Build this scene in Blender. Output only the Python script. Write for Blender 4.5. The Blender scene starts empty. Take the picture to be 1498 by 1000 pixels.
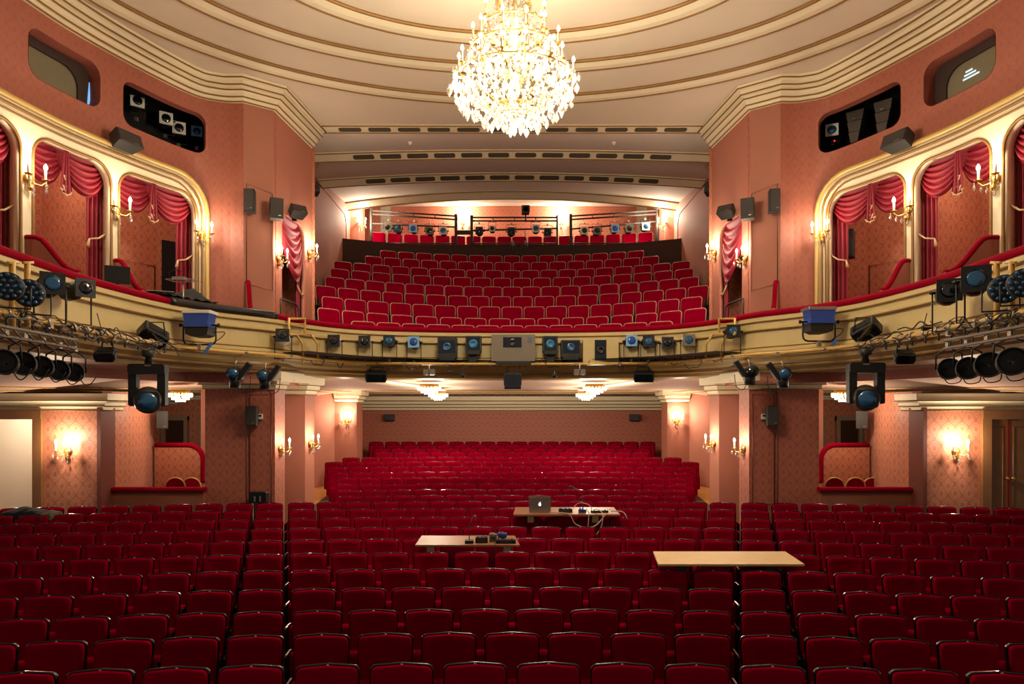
import bpy, bmesh, math, random
from mathutils import Vector, Matrix, Euler
random.seed(7)
PI = math.pi
scene = bpy.context.scene
COL = scene.collection

# ------------------------------------------------------------------ camera, world, exposure
CZ, F, CX, HY = 2.7, 1000.0, 749.0, 600.0          # eye height, focal length in px (1498 wide), vanishing point
cam = bpy.data.objects.new('camera', bpy.data.cameras.new('camera'))
COL.objects.link(cam)
cam.location = (0, 0, CZ)
cam.rotation_euler = (PI / 2, 0, 0)
cam.data.sensor_width = 36.0
cam.data.lens = 36.0 * F / 1498.0
cam.data.shift_y = (HY - 500.0) / 1498.0
cam.data.clip_start = 0.05
cam.data.clip_end = 200
scene.camera = cam
world = bpy.data.worlds.new('world')
scene.world = world
world.use_nodes = True
world.node_tree.nodes['Background'].inputs[0].default_value = (1.0, 0.86, 0.74, 1)
world.node_tree.nodes['Background'].inputs[1].default_value = 0.13
vs = scene.view_settings
vs.view_transform = 'Standard'
vs.look = 'None'
vs.gamma = 1.0
vs.use_curve_mapping = False
vs.exposure = 0.75
scene.cycles.use_denoising = True
scene.cycles.max_bounces = 8
scene.cycles.diffuse_bounces = 4
scene.cycles.glossy_bounces = 3
scene.cycles.transmission_bounces = 6
scene.cycles.sample_clamp_indirect = 4.0
E_CHAND, E_SCONCE, E_LAMP = 720.0, 15.0, 55.0      # lamp powers in watts
WARM = (1.0, 0.88, 0.67)


# ------------------------------------------------------------------ helpers
def U(px, py, d):
    """photo pixel at depth d -> world point"""
    return Vector(((px - CX) * d / F, d, CZ + (HY - py) * d / F))


def Hz(h):
    return CZ + h


def s2l(c):
    c = c / 255.0
    return c / 12.92 if c <= 0.04045 else ((c + 0.055) / 1.055) ** 2.4


def rgb(*c):
    return tuple(s2l(x) for x in c) + (1.0,)


MATS = {}


def mat(name, c, rough=0.6, metal=0.0, noise=0.0, nscale=8.0, bump=0.0, bscale=60.0, spec=None, sheen=0.0,
        trans=0.0, emit=None, estr=0.0, coat=0.0, alpha=1.0):
    if name in MATS:
        return MATS[name]
    m = bpy.data.materials.new(name)
    m.use_nodes = True
    nt = m.node_tree
    b = nt.nodes['Principled BSDF']
    b.inputs['Base Color'].default_value = rgb(*c)
    b.inputs['Roughness'].default_value = rough
    b.inputs['Metallic'].default_value = metal
    if spec is not None:
        b.inputs['Specular IOR Level'].default_value = spec
    if sheen:
        b.inputs['Sheen Weight'].default_value = sheen
        b.inputs['Sheen Roughness'].default_value = 0.4
        b.inputs['Sheen Tint'].default_value = rgb(*[min(255, x * 1.3 + 20) for x in c])
    if trans:
        b.inputs['Transmission Weight'].default_value = trans
    if coat:
        b.inputs['Coat Weight'].default_value = coat
    if alpha < 1:
        b.inputs['Alpha'].default_value = alpha
    if emit:
        b.inputs['Emission Color'].default_value = rgb(*emit)
        b.inputs['Emission Strength'].default_value = estr
        m.cycles.emission_sampling = 'NONE'
    if noise or bump:
        tc = nt.nodes.new('ShaderNodeTexCoord')
    if noise:
        n = nt.nodes.new('ShaderNodeTexNoise')
        n.inputs['Scale'].default_value = nscale
        n.inputs['Detail'].default_value = 4
        nt.links.new(tc.outputs['Object'], n.inputs['Vector'])
        mx = nt.nodes.new('ShaderNodeMix')
        mx.data_type = 'RGBA'
        mx.inputs['A'].default_value = tuple(x * (1 - noise) for x in rgb(*c)[:3]) + (1,)
        mx.inputs['B'].default_value = tuple(min(1, x * (1 + noise)) for x in rgb(*c)[:3]) + (1,)
        nt.links.new(n.outputs['Fac'], mx.inputs['Factor'])
        nt.links.new(mx.outputs['Result'], b.inputs['Base Color'])
    if bump:
        n2 = nt.nodes.new('ShaderNodeTexNoise')
        n2.inputs['Scale'].default_value = bscale
        nt.links.new(tc.outputs['Object'], n2.inputs['Vector'])
        bp = nt.nodes.new('ShaderNodeBump')
        bp.inputs['Strength'].default_value = bump
        bp.inputs['Distance'].default_value = 0.01
        nt.links.new(n2.outputs['Fac'], bp.inputs['Height'])
        nt.links.new(bp.outputs['Normal'], b.inputs['Normal'])
    MATS[name] = m
    return m


def damask(name, c1, c2, p=0.25, q=0.34, rough=0.55):
    """woven wall covering: ogee medallions from UVs in metres"""
    m = bpy.data.materials.new(name)
    m.use_nodes = True
    nt = m.node_tree
    N, L = nt.nodes, nt.links
    b = N['Principled BSDF']
    b.inputs['Roughness'].default_value = rough
    b.inputs['Sheen Weight'].default_value = 0.15
    uv = N.new('ShaderNodeUVMap')
    sp = N.new('ShaderNodeSeparateXYZ')
    L.new(uv.outputs[0], sp.inputs[0])

    def M(op, a, bb=None):
        n = N.new('ShaderNodeMath')
        n.operation = op
        for i, v in enumerate((a, bb)):
            if v is None:
                continue
            if isinstance(v, (int, float)):
                n.inputs[i].default_value = v
            else:
                L.new(v, n.inputs[i])
        return n.outputs[0]
    au = M('MULTIPLY', sp.outputs[0], 2 * PI / p)
    av = M('MULTIPLY', sp.outputs[1], 2 * PI / q)
    cu = M('COSINE', au)
    cv = M('COSINE', M('ADD', av, M('MULTIPLY', cu, 0.35)))
    leaf = M('MULTIPLY', M('SINE', M('MULTIPLY', au, 4.0)), M('SINE', M('MULTIPLY', av, 3.0)))
    g2 = M('ADD', M('MULTIPLY', M('ABSOLUTE', M('ADD', cu, cv)), 0.5), M('MULTIPLY', leaf, 0.05))   # staggered ogee cells
    mr = N.new('ShaderNodeValToRGB')
    el = mr.color_ramp.elements
    el[0].position, el[0].color = 0.0, (1, 1, 1, 1)
    el[1].position, el[1].color = 1.0, (1, 1, 1, 1)
    for ps, c in ((.10, 1.0), (.16, 0.0), (.34, 0.0), (.39, .75), (.48, .75), (.54, 0.0), (.80, 0.1), (.88, .9)):
        e_ = el.new(ps)
        e_.color = (c, c, c, 1)
    L.new(g2, mr.inputs[0])
    mx = N.new('ShaderNodeMix')
    mx.data_type = 'RGBA'
    mx.inputs['A'].default_value = rgb(*c1)
    mx.inputs['B'].default_value = rgb(*c2)
    L.new(mr.outputs[0], mx.inputs['Factor'])
    L.new(mx.outputs['Result'], b.inputs['Base Color'])
    MATS[name] = m
    return m


class MB:
    """mesh builder: every primitive goes through the current matrix"""

    def __init__(s):
        s.v, s.f, s.sm, s.uv, s.m = [], [], [], {}, Matrix()

    def add(s, vs, fs, smooth=False, uvs=None):
        b = len(s.v)
        s.v += [s.m @ Vector(v) for v in vs]
        for i, f in enumerate(fs):
            if uvs:
                s.uv[len(s.f)] = [uvs[j] for j in f]
            s.f.append([b + j for j in f])
            s.sm.append(smooth)
        return s

    def box(s, c, d):
        x, y, z = (k / 2 for k in d)
        vs = [(c[0] + i * x, c[1] + j * y, c[2] + k * z) for i in (-1, 1) for j in (-1, 1) for k in (-1, 1)]
        return s.add(vs, [(0, 1, 3, 2), (4, 6, 7, 5), (0, 4, 5, 1), (2, 3, 7, 6), (0, 2, 6, 4), (1, 5, 7, 3)])

    def prism(s, poly, a, b, axis='y', smooth=False, uvs=None):
        """polygon (u,w) extruded from a to b along an axis: y -> (u,t,w), z -> (u,w,t), x -> (t,u,w)"""
        n = len(poly)
        g = {'y': lambda u, w, t: (u, t, w), 'z': lambda u, w, t: (u, w, t), 'x': lambda u, w, t: (t, u, w)}[axis]
        vs = [g(u, w, a) for u, w in poly] + [g(u, w, b) for u, w in poly]
        fs = [list(range(n))[::-1], list(range(n, 2 * n))] + [(i, (i + 1) % n, n + (i + 1) % n, n + i) for i in range(n)]
        return s.add(vs, fs, smooth)

    def rbox(s, c, d, r=0.02, axis='y', n=3):
        ax = {'x': (1, 2, 0), 'y': (0, 2, 1), 'z': (0, 1, 2)}[axis]
        u, w, t = d[ax[0]] / 2, d[ax[1]] / 2, d[ax[2]] / 2
        r = min(r, u * .99, w * .99)
        cu, cw, ct = c[ax[0]], c[ax[1]], c[ax[2]]
        poly = rrect(cu - u, cw - w, cu + u, cw + w, r, n)
        return s.prism(poly, ct - t, ct + t, axis)

    def cyl(s, p0, p1, r0, r1=None, n=12, cap=True, smooth=True):
        r1 = r0 if r1 is None else r1
        p0, p1 = Vector(p0), Vector(p1)
        z = (p1 - p0).normalized()
        x = z.orthogonal().normalized()
        y = z.cross(x)
        vs = []
        for p, r in ((p0, r0), (p1, r1)):
            vs += [p + (x * math.cos(2 * PI * i / n) + y * math.sin(2 * PI * i / n)) * r for i in range(n)]
        s.add(vs, [(i, (i + 1) % n, n + (i + 1) % n, n + i) for i in range(n)], smooth)
        if cap:
            b = len(s.v) - 2 * n
            s.f += [list(range(b, b + n))[::-1], list(range(b + n, b + 2 * n))]
            s.sm += [False, False]
        return s

    def tube(s, pts, r, n=6, closed=False, cap=True):
        pts = [Vector(p) for p in pts]
        m = len(pts)
        vs, ref = [], None
        for i, p in enumerate(pts):
            a = pts[(i - 1) % m] if closed or i else p
            b = pts[(i + 1) % m] if closed or i < m - 1 else p
            t = (b - a)
            t = t.normalized() if t.length > 1e-9 else Vector((0, 0, 1))
            if ref is None:
                ref = t.orthogonal().normalized()
            ref = (ref - t * ref.dot(t))
            ref = ref.normalized() if ref.length > 1e-6 else t.orthogonal().normalized()
            w = t.cross(ref)
            rr = r[i] if isinstance(r, (list, tuple)) else r
            vs += [p + (ref * math.cos(2 * PI * k / n) + w * math.sin(2 * PI * k / n)) * rr for k in range(n)]
        fs = []
        for i in range(m if closed else m - 1):
            j = (i + 1) % m
            fs += [(i * n + k, i * n + (k + 1) % n, j * n + (k + 1) % n, j * n + k) for k in range(n)]
        if cap and not closed:
            fs += [list(range(n))[::-1], list(range((m - 1) * n, m * n))]
        return s.add(vs, fs, True)

    def lathe(s, prof, n=16, o=(0, 0, 0), smooth=True, axis='z', caps=True):
        """profile of (r, t) turned about an axis through o"""
        vs = []
        for r, t in prof:
            for i in range(n):
                c, q = r * math.cos(2 * PI * i / n), r * math.sin(2 * PI * i / n)
                if axis == 'z':
                    vs.append((o[0] + c, o[1] + q, o[2] + t))
                elif axis == 'y':
                    vs.append((o[0] + c, o[1] + t, o[2] + q))
                else:
                    vs.append((o[0] + t, o[1] + c, o[2] + q))
        fs = [(i * n + k, i * n + (k + 1) % n, (i + 1) * n + (k + 1) % n, (i + 1) * n + k)
              for i in range(len(prof) - 1) for k in range(n)]
        if caps:
            fs += [list(range(n))[::-1], list(range((len(prof) - 1) * n, len(prof) * n))]
        return s.add(vs, fs, smooth)

    def ball(s, c, r, n=8, sq=(1, 1, 1)):
        k = max(3, n // 2 + 1)
        prof = [(max(1e-4, r * math.sin(PI * i / k)), -r * math.cos(PI * i / k)) for i in range(k + 1)]
        m0 = s.m
        s.m = m0 @ Matrix.Translation(c) @ Matrix.Diagonal((*sq, 1))
        s.lathe(prof, n)
        s.m = m0
        return s

    def grid(s, fn, nu, nv, smooth=True, uvf=None):
        vs = [fn(i / nu, j / nv) for j in range(nv + 1) for i in range(nu + 1)]
        w = nu + 1
        fs = [(j * w + i, j * w + i + 1, (j + 1) * w + i + 1, (j + 1) * w + i) for j in range(nv) for i in range(nu)]
        uvs = [uvf(i / nu, j / nv) for j in range(nv + 1) for i in range(nu + 1)] if uvf else None
        return s.add(vs, fs, smooth, uvs)

    def sweep(s, pts, prof, closed=False, cyc=False, smooth=False):
        """profile of (inward offset, z) along a plan polyline; the right-hand side is inward; cyc = closed path"""
        offs = mitres(pts, cyc)
        L = [0.0]
        for a, b in zip(pts, pts[1:]):
            L.append(L[-1] + (Vector(b) - Vector(a)).length)
        pl = [0.0]
        for a, b in zip(prof, prof[1:]):
            pl.append(pl[-1] + math.hypot(a[0] - b[0], a[1] - b[1]))
        k = len(prof)
        vs, uvs = [], []
        for i, (p, o) in enumerate(zip(pts, offs)):
            for j, (n, z) in enumerate(prof):
                vs.append((p[0] + o[0] * n, p[1] + o[1] * n, z))
                uvs.append((L[i], z if abs(prof[0][0] - prof[-1][0]) < 1e-6 else pl[j]))
        fs = []
        m = len(pts)
        for i in range(m if cyc else m - 1):
            i2 = (i + 1) % m
            for j in range(k if closed else k - 1):
                j2 = (j + 1) % k
                fs.append((i * k + j, i2 * k + j, i2 * k + j2, i * k + j2))
        if closed and not cyc:
            fs += [list(range(k)), list(range((m - 1) * k, m * k))[::-1]]
        return s.add(vs, fs, smooth, uvs)

    def mesh(s, name, m, mirror=False):
        me = bpy.data.meshes.new(name)
        vs = [(-v[0], v[1], v[2]) for v in s.v] if mirror else [tuple(v) for v in s.v]
        me.from_pydata(vs, [], s.f)
        me.polygons.foreach_set('use_smooth', s.sm)
        if s.uv:
            ul = me.uv_layers.new(name='UVMap').data
            for pi, uvs in s.uv.items():
                p = me.polygons[pi]
                for k, li in enumerate(p.loop_indices):
                    ul[li].uv = uvs[k]
        bm = bmesh.new()
        bm.from_mesh(me)
        bmesh.ops.recalc_face_normals(bm, faces=bm.faces)
        bm.to_mesh(me)
        bm.free()
        if m is not None:
            me.materials.append(m)
        return me

    def build(s, name, m, parent=None, mirror=False):
        return link(name, s.mesh(name, m, mirror), parent)


def link(name, data, parent=None):
    o = bpy.data.objects.new(name, data)
    COL.objects.link(o)
    if parent is not None:
        o.parent = parent
    return o


def rrect(x0, y0, x1, y1, r, n=4):
    out = []
    for cx, cy, a in ((x1 - r, y1 - r, 0), (x0 + r, y1 - r, 1), (x0 + r, y0 + r, 2), (x1 - r, y0 + r, 3)):
        for i in range(n + 1):
            t = (a + i / n) * PI / 2
            out.append((cx + r * math.cos(t), cy + r * math.sin(t)))
    return out


def mitres(pts, cyc=False):
    P = [Vector(p[:2]) for p in pts]
    m = len(P)
    out = []
    for i in range(m):
        ns = []
        for a, b in ((i - 1, i), (i, i + 1)):
            if not cyc and (a < 0 or b >= m):
                continue
            t = P[b % m] - P[a % m]
            if t.length > 1e-9:
                t.normalize()
                ns.append(Vector((t.y, -t.x)))
        if len(ns) == 1:
            out.append(ns[0])
        else:
            out.append((ns[0] + ns[1]) / max(0.25, 1 + ns[0].dot(ns[1])))
    return out


def smoothpath(pts, n=6):
    P = [Vector(p) for p in pts]
    out = []
    for i in range(len(P) - 1):
        p0, p1, p2, p3 = P[max(i - 1, 0)], P[i], P[i + 1], P[min(i + 2, len(P) - 1)]
        for k in range(n):
            t = k / n
            out.append(0.5 * ((2 * p1) + (p2 - p0) * t + (2 * p0 - 5 * p1 + 4 * p2 - p3) * t * t + (3 * p1 - p0 - 3 * p2 + p3) * t ** 3))
    out.append(P[-1])
    return out


class Path:
    def __init__(s, pts):
        s.p = [Vector(p[:2]) for p in pts]
        s.o = mitres(s.p)
        s.L = [0.0]
        for a, b in zip(s.p, s.p[1:]):
            s.L.append(s.L[-1] + (b - a).length)

    def at(s, t):
        """point and inward normal at arc length t"""
        i = 0
        while i < len(s.p) - 2 and s.L[i + 1] < t:
            i += 1
        k = (t - s.L[i]) / max(1e-9, s.L[i + 1] - s.L[i])
        return s.p[i].lerp(s.p[i + 1], k), s.o[i].lerp(s.o[i + 1], max(0, min(1, k))).normalized()

    def px(s, px):
        """arc length where the view ray of a photo column meets the path"""
        r = (px - CX) / F
        g = [p.x - r * p.y for p in s.p]
        for i in range(len(g) - 2, -1, -1):
            if g[i] == 0 or g[i] * g[i + 1] <= 0:
                k = g[i] / (g[i] - g[i + 1]) if g[i] != g[i + 1] else 0
                return s.L[i] + k * (s.L[i + 1] - s.L[i])
        return 0.0 if abs(g[0]) < abs(g[-1]) else s.L[-1]

    def pt(s, px, py, n=0.0):
        """world point on the vertical surface over the path seen at a photo pixel, plus its inward normal"""
        p, nn = s.at(s.px(px))
        z = CZ + (HY - py) * p.y / F
        return Vector((p.x + nn.x * n, p.y + nn.y * n, z)), nn

    def off(s, n):
        return Path([p + o * n for p, o in zip(s.p, s.o)])

    def sub(s, a, b, step=0.15):
        k = max(1, int((b - a) / step))
        ts = sorted(set([a, b] + [t for t in s.L if a < t < b]))
        return [s.at(t)[0] for t in ts]


def panel(name, path, outline, holes, m, n0=0.0, thick=0.06, parent=None, mirror=False, step=0.12):
    """flat outline with holes in (arc length, z), bent along the path"""
    cu = bpy.data.curves.new('tmp', 'CURVE')
    cu.dimensions = '2D'
    cu.fill_mode = 'BOTH'
    cu.extrude = thick / 2
    for poly in [outline] + holes:
        sp = cu.splines.new('POLY')
        sp.points.add(len(poly) - 1)
        for k, (a, b) in enumerate(poly):
            sp.points[k].co = (a, b, 0, 1)
        sp.use_cyclic_u = True
    ob = bpy.data.objects.new('tmp', cu)
    me = bpy.data.meshes.new_from_object(ob)
    bm = bmesh.new()
    bm.from_mesh(me)
    bpy.data.objects.remove(ob)
    bpy.data.curves.remove(cu)
    bpy.data.meshes.remove(me)
    a, b = min(p[0] for p in outline), max(p[0] for p in outline)
    if step:
        k = int((b - a) / step)
        for i in range(1, k):
            x = a + (b - a) * i / k
            bmesh.ops.bisect_plane(bm, geom=bm.verts[:] + bm.edges[:] + bm.faces[:], plane_co=(x, 0, 0), plane_no=(1, 0, 0))
    bmesh.ops.remove_doubles(bm, verts=bm.verts[:], dist=1e-5)
    for lay in list(bm.loops.layers.uv):
        bm.loops.layers.uv.remove(lay)
    ul = bm.loops.layers.uv.new('UVMap')
    for f in bm.faces:
        for l in f.loops:
            l[ul].uv = l.vert.co.xy
    for v in bm.verts:
        p, nn = path.at(v.co.x)
        q = p + nn * (n0 + v.co.z)
        v.co = Vector((-q.x if mirror else q.x, q.y, v.co.y))
    bmesh.ops.recalc_face_normals(bm, faces=bm.faces)
    me = bpy.data.meshes.new(name)
    bm.to_mesh(me)
    bm.free()
    me.materials.append(m)
    return link(name, me, parent)


def tag(o, label=None, cat=None, group=None, kind=None):
    if label:
        o['label'] = label
    if cat:
        o['category'] = cat
    if group:
        o['group'] = group
    if kind:
        o['kind'] = kind
    return o


def struct(o, label=None):
    o['kind'] = 'structure'
    if label:
        o['label'] = label
    return o


def thing(name, label, cat, loc=(0, 0, 0), rz=0.0, group=None):
    o = bpy.data.objects.new(name, None)
    COL.objects.link(o)
    o.empty_display_size = 0.05
    o.location = loc
    o.rotation_euler = (0, 0, rz)
    return tag(o, label, cat, group)


def copy_tree(o, parent=None):
    c = o.copy()
    COL.objects.link(c)
    c.parent = parent
    for ch in list(o.children):
        copy_tree(ch, c)
    return c


def lamp_light(parent, loc, watts, radius=0.04, color=WARM):
    l = bpy.data.lights.new('lamp_light', 'POINT')
    l.energy = watts
    l.color = color
    l.shadow_soft_size = radius
    o = bpy.data.objects.new('lamp_light', l)
    COL.objects.link(o)
    o.parent = parent
    o.location = loc
    return o


ORD = ['first', 'second', 'third', 'fourth', 'fifth', 'sixth', 'seventh', 'eighth', 'ninth', 'tenth', 'eleventh',
       'twelfth', 'thirteenth', 'fourteenth', 'fifteenth', 'sixteenth', 'seventeenth', 'eighteenth', 'nineteenth',
       'twentieth', 'twenty-first', 'twenty-second', 'twenty-third', 'twenty-fourth', 'twenty-fifth', 'twenty-sixth',
       'twenty-seventh', 'twenty-eighth', 'twenty-ninth', 'thirtieth', 'thirty-first', 'thirty-second',
       'thirty-third', 'thirty-fourth', 'thirty-fifth', 'thirty-sixth', 'thirty-seventh', 'thirty-eighth']

# ------------------------------------------------------------------ materials
M_CEIL = mat('ceiling_plaster', (216, 196, 170), 0.85, noise=0.04, nscale=1.2)
M_REAR = mat('gallery_ceiling_plaster', (240, 226, 206), 0.85, noise=0.04, nscale=1.2)
M_CREAM = mat('cream_plaster', (236, 218, 182), 0.6, noise=0.04, nscale=3)
M_FASCIA = mat('balcony_cream_paint', (206, 184, 126), 0.5, noise=0.06, nscale=2.5)
M_GOLD = mat('groove_shaded_gold', (140, 98, 44), 0.55, 0.15)  # gold paint darkened, the shade of the moulding grooves is in its colour
M_GOLDL = mat('light_gold_paint', (206, 168, 98), 0.4, 0.25)
M_WALL = damask('terracotta_damask', (168, 94, 72), (159, 86, 65))
M_WALL2 = damask('stalls_damask', (198, 124, 92), (174, 98, 70))
M_BACKW = damask('back_wall_damask', (196, 118, 92), (168, 88, 68), 0.20, 0.27)
M_PLAIN = mat('terracotta_cloth', (172, 104, 82), 0.7, noise=0.05, nscale=6, bump=0.1, bscale=300)
M_PIER = mat('ribbed_terracotta_cloth', (166, 102, 79), 0.7, noise=0.06, nscale=3)
M_LINE = mat('panel_seam', (120, 56, 44), 0.7)
M_VELV = mat('red_velvet', (138, 2, 30), 0.85, spec=0.05, sheen=0.08, noise=0.08, nscale=9)
M_SEAT = mat('crimson_seat_velvet', (140, 1, 32), 0.95, spec=0.0, noise=0.12, nscale=7)
M_SEATB = mat('balcony_seat_velvet', (142, 0, 34), 0.95, spec=0.0, noise=0.08, nscale=7)
M_BLACKW = mat('black_lacquer', (16, 12, 11), 0.22, coat=0.5)
M_FRAMEC = mat('beige_wood_edge', (196, 150, 124), 0.45)
M_BRASS = mat('brass', (214, 170, 90), 0.28, 0.9)
M_PLATE = mat('number_plate', (215, 205, 190), 0.3, 0.4)
M_BLACK = mat('black_metal', (22, 20, 19), 0.45, 0.2)
M_DGREY = mat('dark_grey_metal', (52, 48, 44), 0.5, 0.2)
M_GREY = mat('grey_enamel', (112, 104, 92), 0.5)
M_STEEL = mat('worn_steel', (176, 166, 150), 0.35, 0.8)
M_WHITE = mat('white_enamel', (222, 214, 200), 0.45)
M_DARK = mat('unlit_interior', (20, 15, 13), 0.9)  # near-black colour carries the darkness of rooms behind the openings
M_WOOD = mat('door_wood', (128, 82, 36), 0.4, noise=0.3, nscale=5)
M_WOODL = mat('pale_board', (214, 178, 128), 0.55, noise=0.1, nscale=6)
M_WOODB = mat('brown_board', (150, 96, 62), 0.45, noise=0.18, nscale=5)
M_FLOOR = mat('dark_parquet', (74, 44, 26), 0.5, noise=0.3, nscale=4)
M_CARPET = mat('red_carpet', (110, 36, 26), 0.9, noise=0.15, nscale=30)
M_LENSB = mat('blue_coated_lens', (40, 96, 140), 0.12, 0.3, coat=1.0)
M_LENSD = mat('dark_lens', (14, 20, 26), 0.06, 0.0, coat=1.0)
M_GELB = mat('blue_gel_sheet', (26, 70, 158), 0.3, coat=0.4)
M_BULB = mat('lit_bulb', (255, 240, 214), 0.3, emit=(255, 232, 196), estr=14)
M_CRYST = mat('cut_crystal', (236, 230, 218), 0.06, trans=0.8, spec=0.8)
M_CANDLE = mat('candle_sleeve', (238, 220, 176), 0.5)
M_GRILLE = mat('vent_grille', (84, 72, 54), 0.8)
M_RUBBER = mat('black_cable', (15, 14, 14), 0.6)
M_PIPE = mat('gold_painted_pipe', (206, 164, 84), 0.4, 0.15)

# ================================================================== plan of the house (metres; camera at the origin on stage)
WU = Path(smoothpath([(-5.9, 2.5), (-6.4, 4.5), (-6.68, 6.5), (-6.75, 8.0), (-6.65, 9.28), (-6.39, 10.41), (-5.74, 11.98),
                      (-5.27, 12.36), (-4.87, 12.40)], 5))
PIER = Path([(-4.87, 12.40), (-4.44, 12.72)])
REVEAL = Path([(-4.44, 12.72), (-4.26, 14.54)])
RPL = smoothpath([(-5.25, 4.5), (-5.45, 6.2), (-5.58, 7.6), (-5.64, 8.41), (-5.68, 9.18), (-5.5, 10.76), (-5.05, 11.75),
                  (-4.45, 12.52), (-4.06, 13.45), (-3.48, 14.2), (-2.58, 14.66), (-1.32, 14.89), (0, 14.95)], 5)
RPP = [Vector(p) for p in RPL] + [Vector((-p[0], p[1])) for p in RPL[-2::-1]]
RP = Path(RPP)
Hs = [1.823, 1.852, 1.877, 1.865, 1.843, 1.808, 1.775, 1.742, 1.711, 1.681, 1.659, 1.646, 1.62, 1.576, 1.516, 1.46, 1.39,
      1.326, 1.26, 1.167, 1.10, 1.028, 0.979]                       # stalls seat tops below the eye, row by row
ROWD = [4.92 + 0.765 * i for i in range(23)]
BH = [1.95, 2.23, 2.65, 3.06, 3.48, 3.90, 4.31, 4.75, 5.17]          # balcony seat tops above the eye
BD = [15.5 + 0.9 * i for i in range(9)]
SEAT_TOP = 0.86


def lerp_tab(xs, ys, x):
    if x <= xs[0]:
        return ys[0]
    for i in range(len(xs) - 1):
        if x <= xs[i + 1]:
            return ys[i] + (ys[i + 1] - ys[i]) * (x - xs[i]) / (xs[i + 1] - xs[i])
    return ys[-1]


def floor_z(x, y):
    d = y + x * x / (2 * (y + 28))
    return CZ - lerp_tab(ROWD, Hs, d) - SEAT_TOP


# ------------------------------------------------------------------ stalls floor
mb = MB()
mb.grid(lambda u, v: (-11 + 22 * u, 1.5 + 22.5 * v, floor_z(-11 + 22 * u, 1.5 + 22.5 * v) if 1.5 + 22.5 * v > 4 else floor_z(0, 4)), 16, 60)
struct(mb.build('floor', M_FLOOR), 'dark wooden floor of the stalls under the seat rows')
for sd in (-1, 1):
    mb = MB()
    mb.grid(lambda u, v: (sd * (4.75 + .75 * u), 14.2 + 4.6 * v, floor_z(sd * 4.9, 14.2 + 4.6 * v) + 0.012), 2, 12)
    o = struct(mb.build('floor_aisle', mat('aisle_parquet', (196, 142, 74), 0.35, noise=0.2, nscale=6)),
               'honey coloured wooden aisle floor beside the rear stalls')

# ------------------------------------------------------------------ main ceiling with elliptical mouldings
CH = 5.95
mb = MB()
mb.add([(-7.2, 0.2, Hz(CH)), (7.2, 0.2, Hz(CH)), (7.2, 14.72, Hz(CH)), (-7.2, 14.72, Hz(CH))], [(0, 1, 2, 3)])
struct(mb.build('ceiling', M_CEIL), 'warm beige plaster ceiling above the chandelier')
tn = 1
for a, b in ((6.05, 4.43), (4.90, 3.21), (3.34, 2.26)):
    pts = [Vector((a * math.cos(-2 * PI * i / 120), 8.5 + b * math.sin(-2 * PI * i / 120))) for i in range(120)]
    mb = MB()
    mb.sweep(pts, [(-.30, Hz(CH) + .01), (-.30, Hz(CH) - .035), (-.16, Hz(CH) - .05), (0, Hz(CH) - .035), (0, Hz(CH) + .01)], cyc=True)
    t = struct(mb.build('trim_%d' % tn, M_CREAM), 'cream elliptical ceiling moulding with gold edges')
    tn += 1
    for n in (-.31, .01):
        g = MB()
        ms = mitres(pts, True)
        g.tube([(p.x + q.x * n, p.y + q.y * n, Hz(CH) - .02) for p, q in zip(pts, ms)], 0.03, 6, closed=True)
        g.build('gold_bead', M_GOLD, t)

# cornice round the walls and piers
cor = WU.p + PIER.p[1:] + REVEAL.p[1:]
for sd in (0, 1):
    mb = MB()
    pr = [(0, 5.57), (.05, 5.57), (.06, 5.63), (.11, 5.64), (.12, 5.72), (.17, 5.74), (.17, 5.79), (.23, 5.81), (.24, 5.88), (.31, 5.90), (.32, 5.96)]
    mb.sweep(cor, [(n, Hz(h)) for n, h in pr])
    t = struct(mb.build('trim_%d' % tn, M_CREAM, mirror=bool(sd)), 'stepped cream cornice along the top of the side wall')
    tn += 1
    for n, h in ((.05, 5.575), (.115, 5.635), (.175, 5.735), (.24, 5.80), (.315, 5.895)):
        g = MB()
        ms = mitres(cor)
        g.tube([(p.x + q.x * n, p.y + q.y * n, Hz(h)) for p, q in zip(cor, ms)], 0.014, 5)
        g.build('gold_bead', M_GOLD, t, mirror=bool(sd))

# ------------------------------------------------------------------ gallery ceiling, rising towards the back in vaulted bays
GD = [14.70, 16.7, 19.4, 22.5, 26.4]
GH = [5.95, 6.24, 6.56, 6.92, 7.86]
GV = [0.0, 0.09, 0.15, 0.28, 0.02]


def gal_z(x, d):
    return Hz(lerp_tab(GD, GH, d) + lerp_tab(GD, GV, d) * max(-.5, (1 - (x / 4.6) ** 2)))


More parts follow.
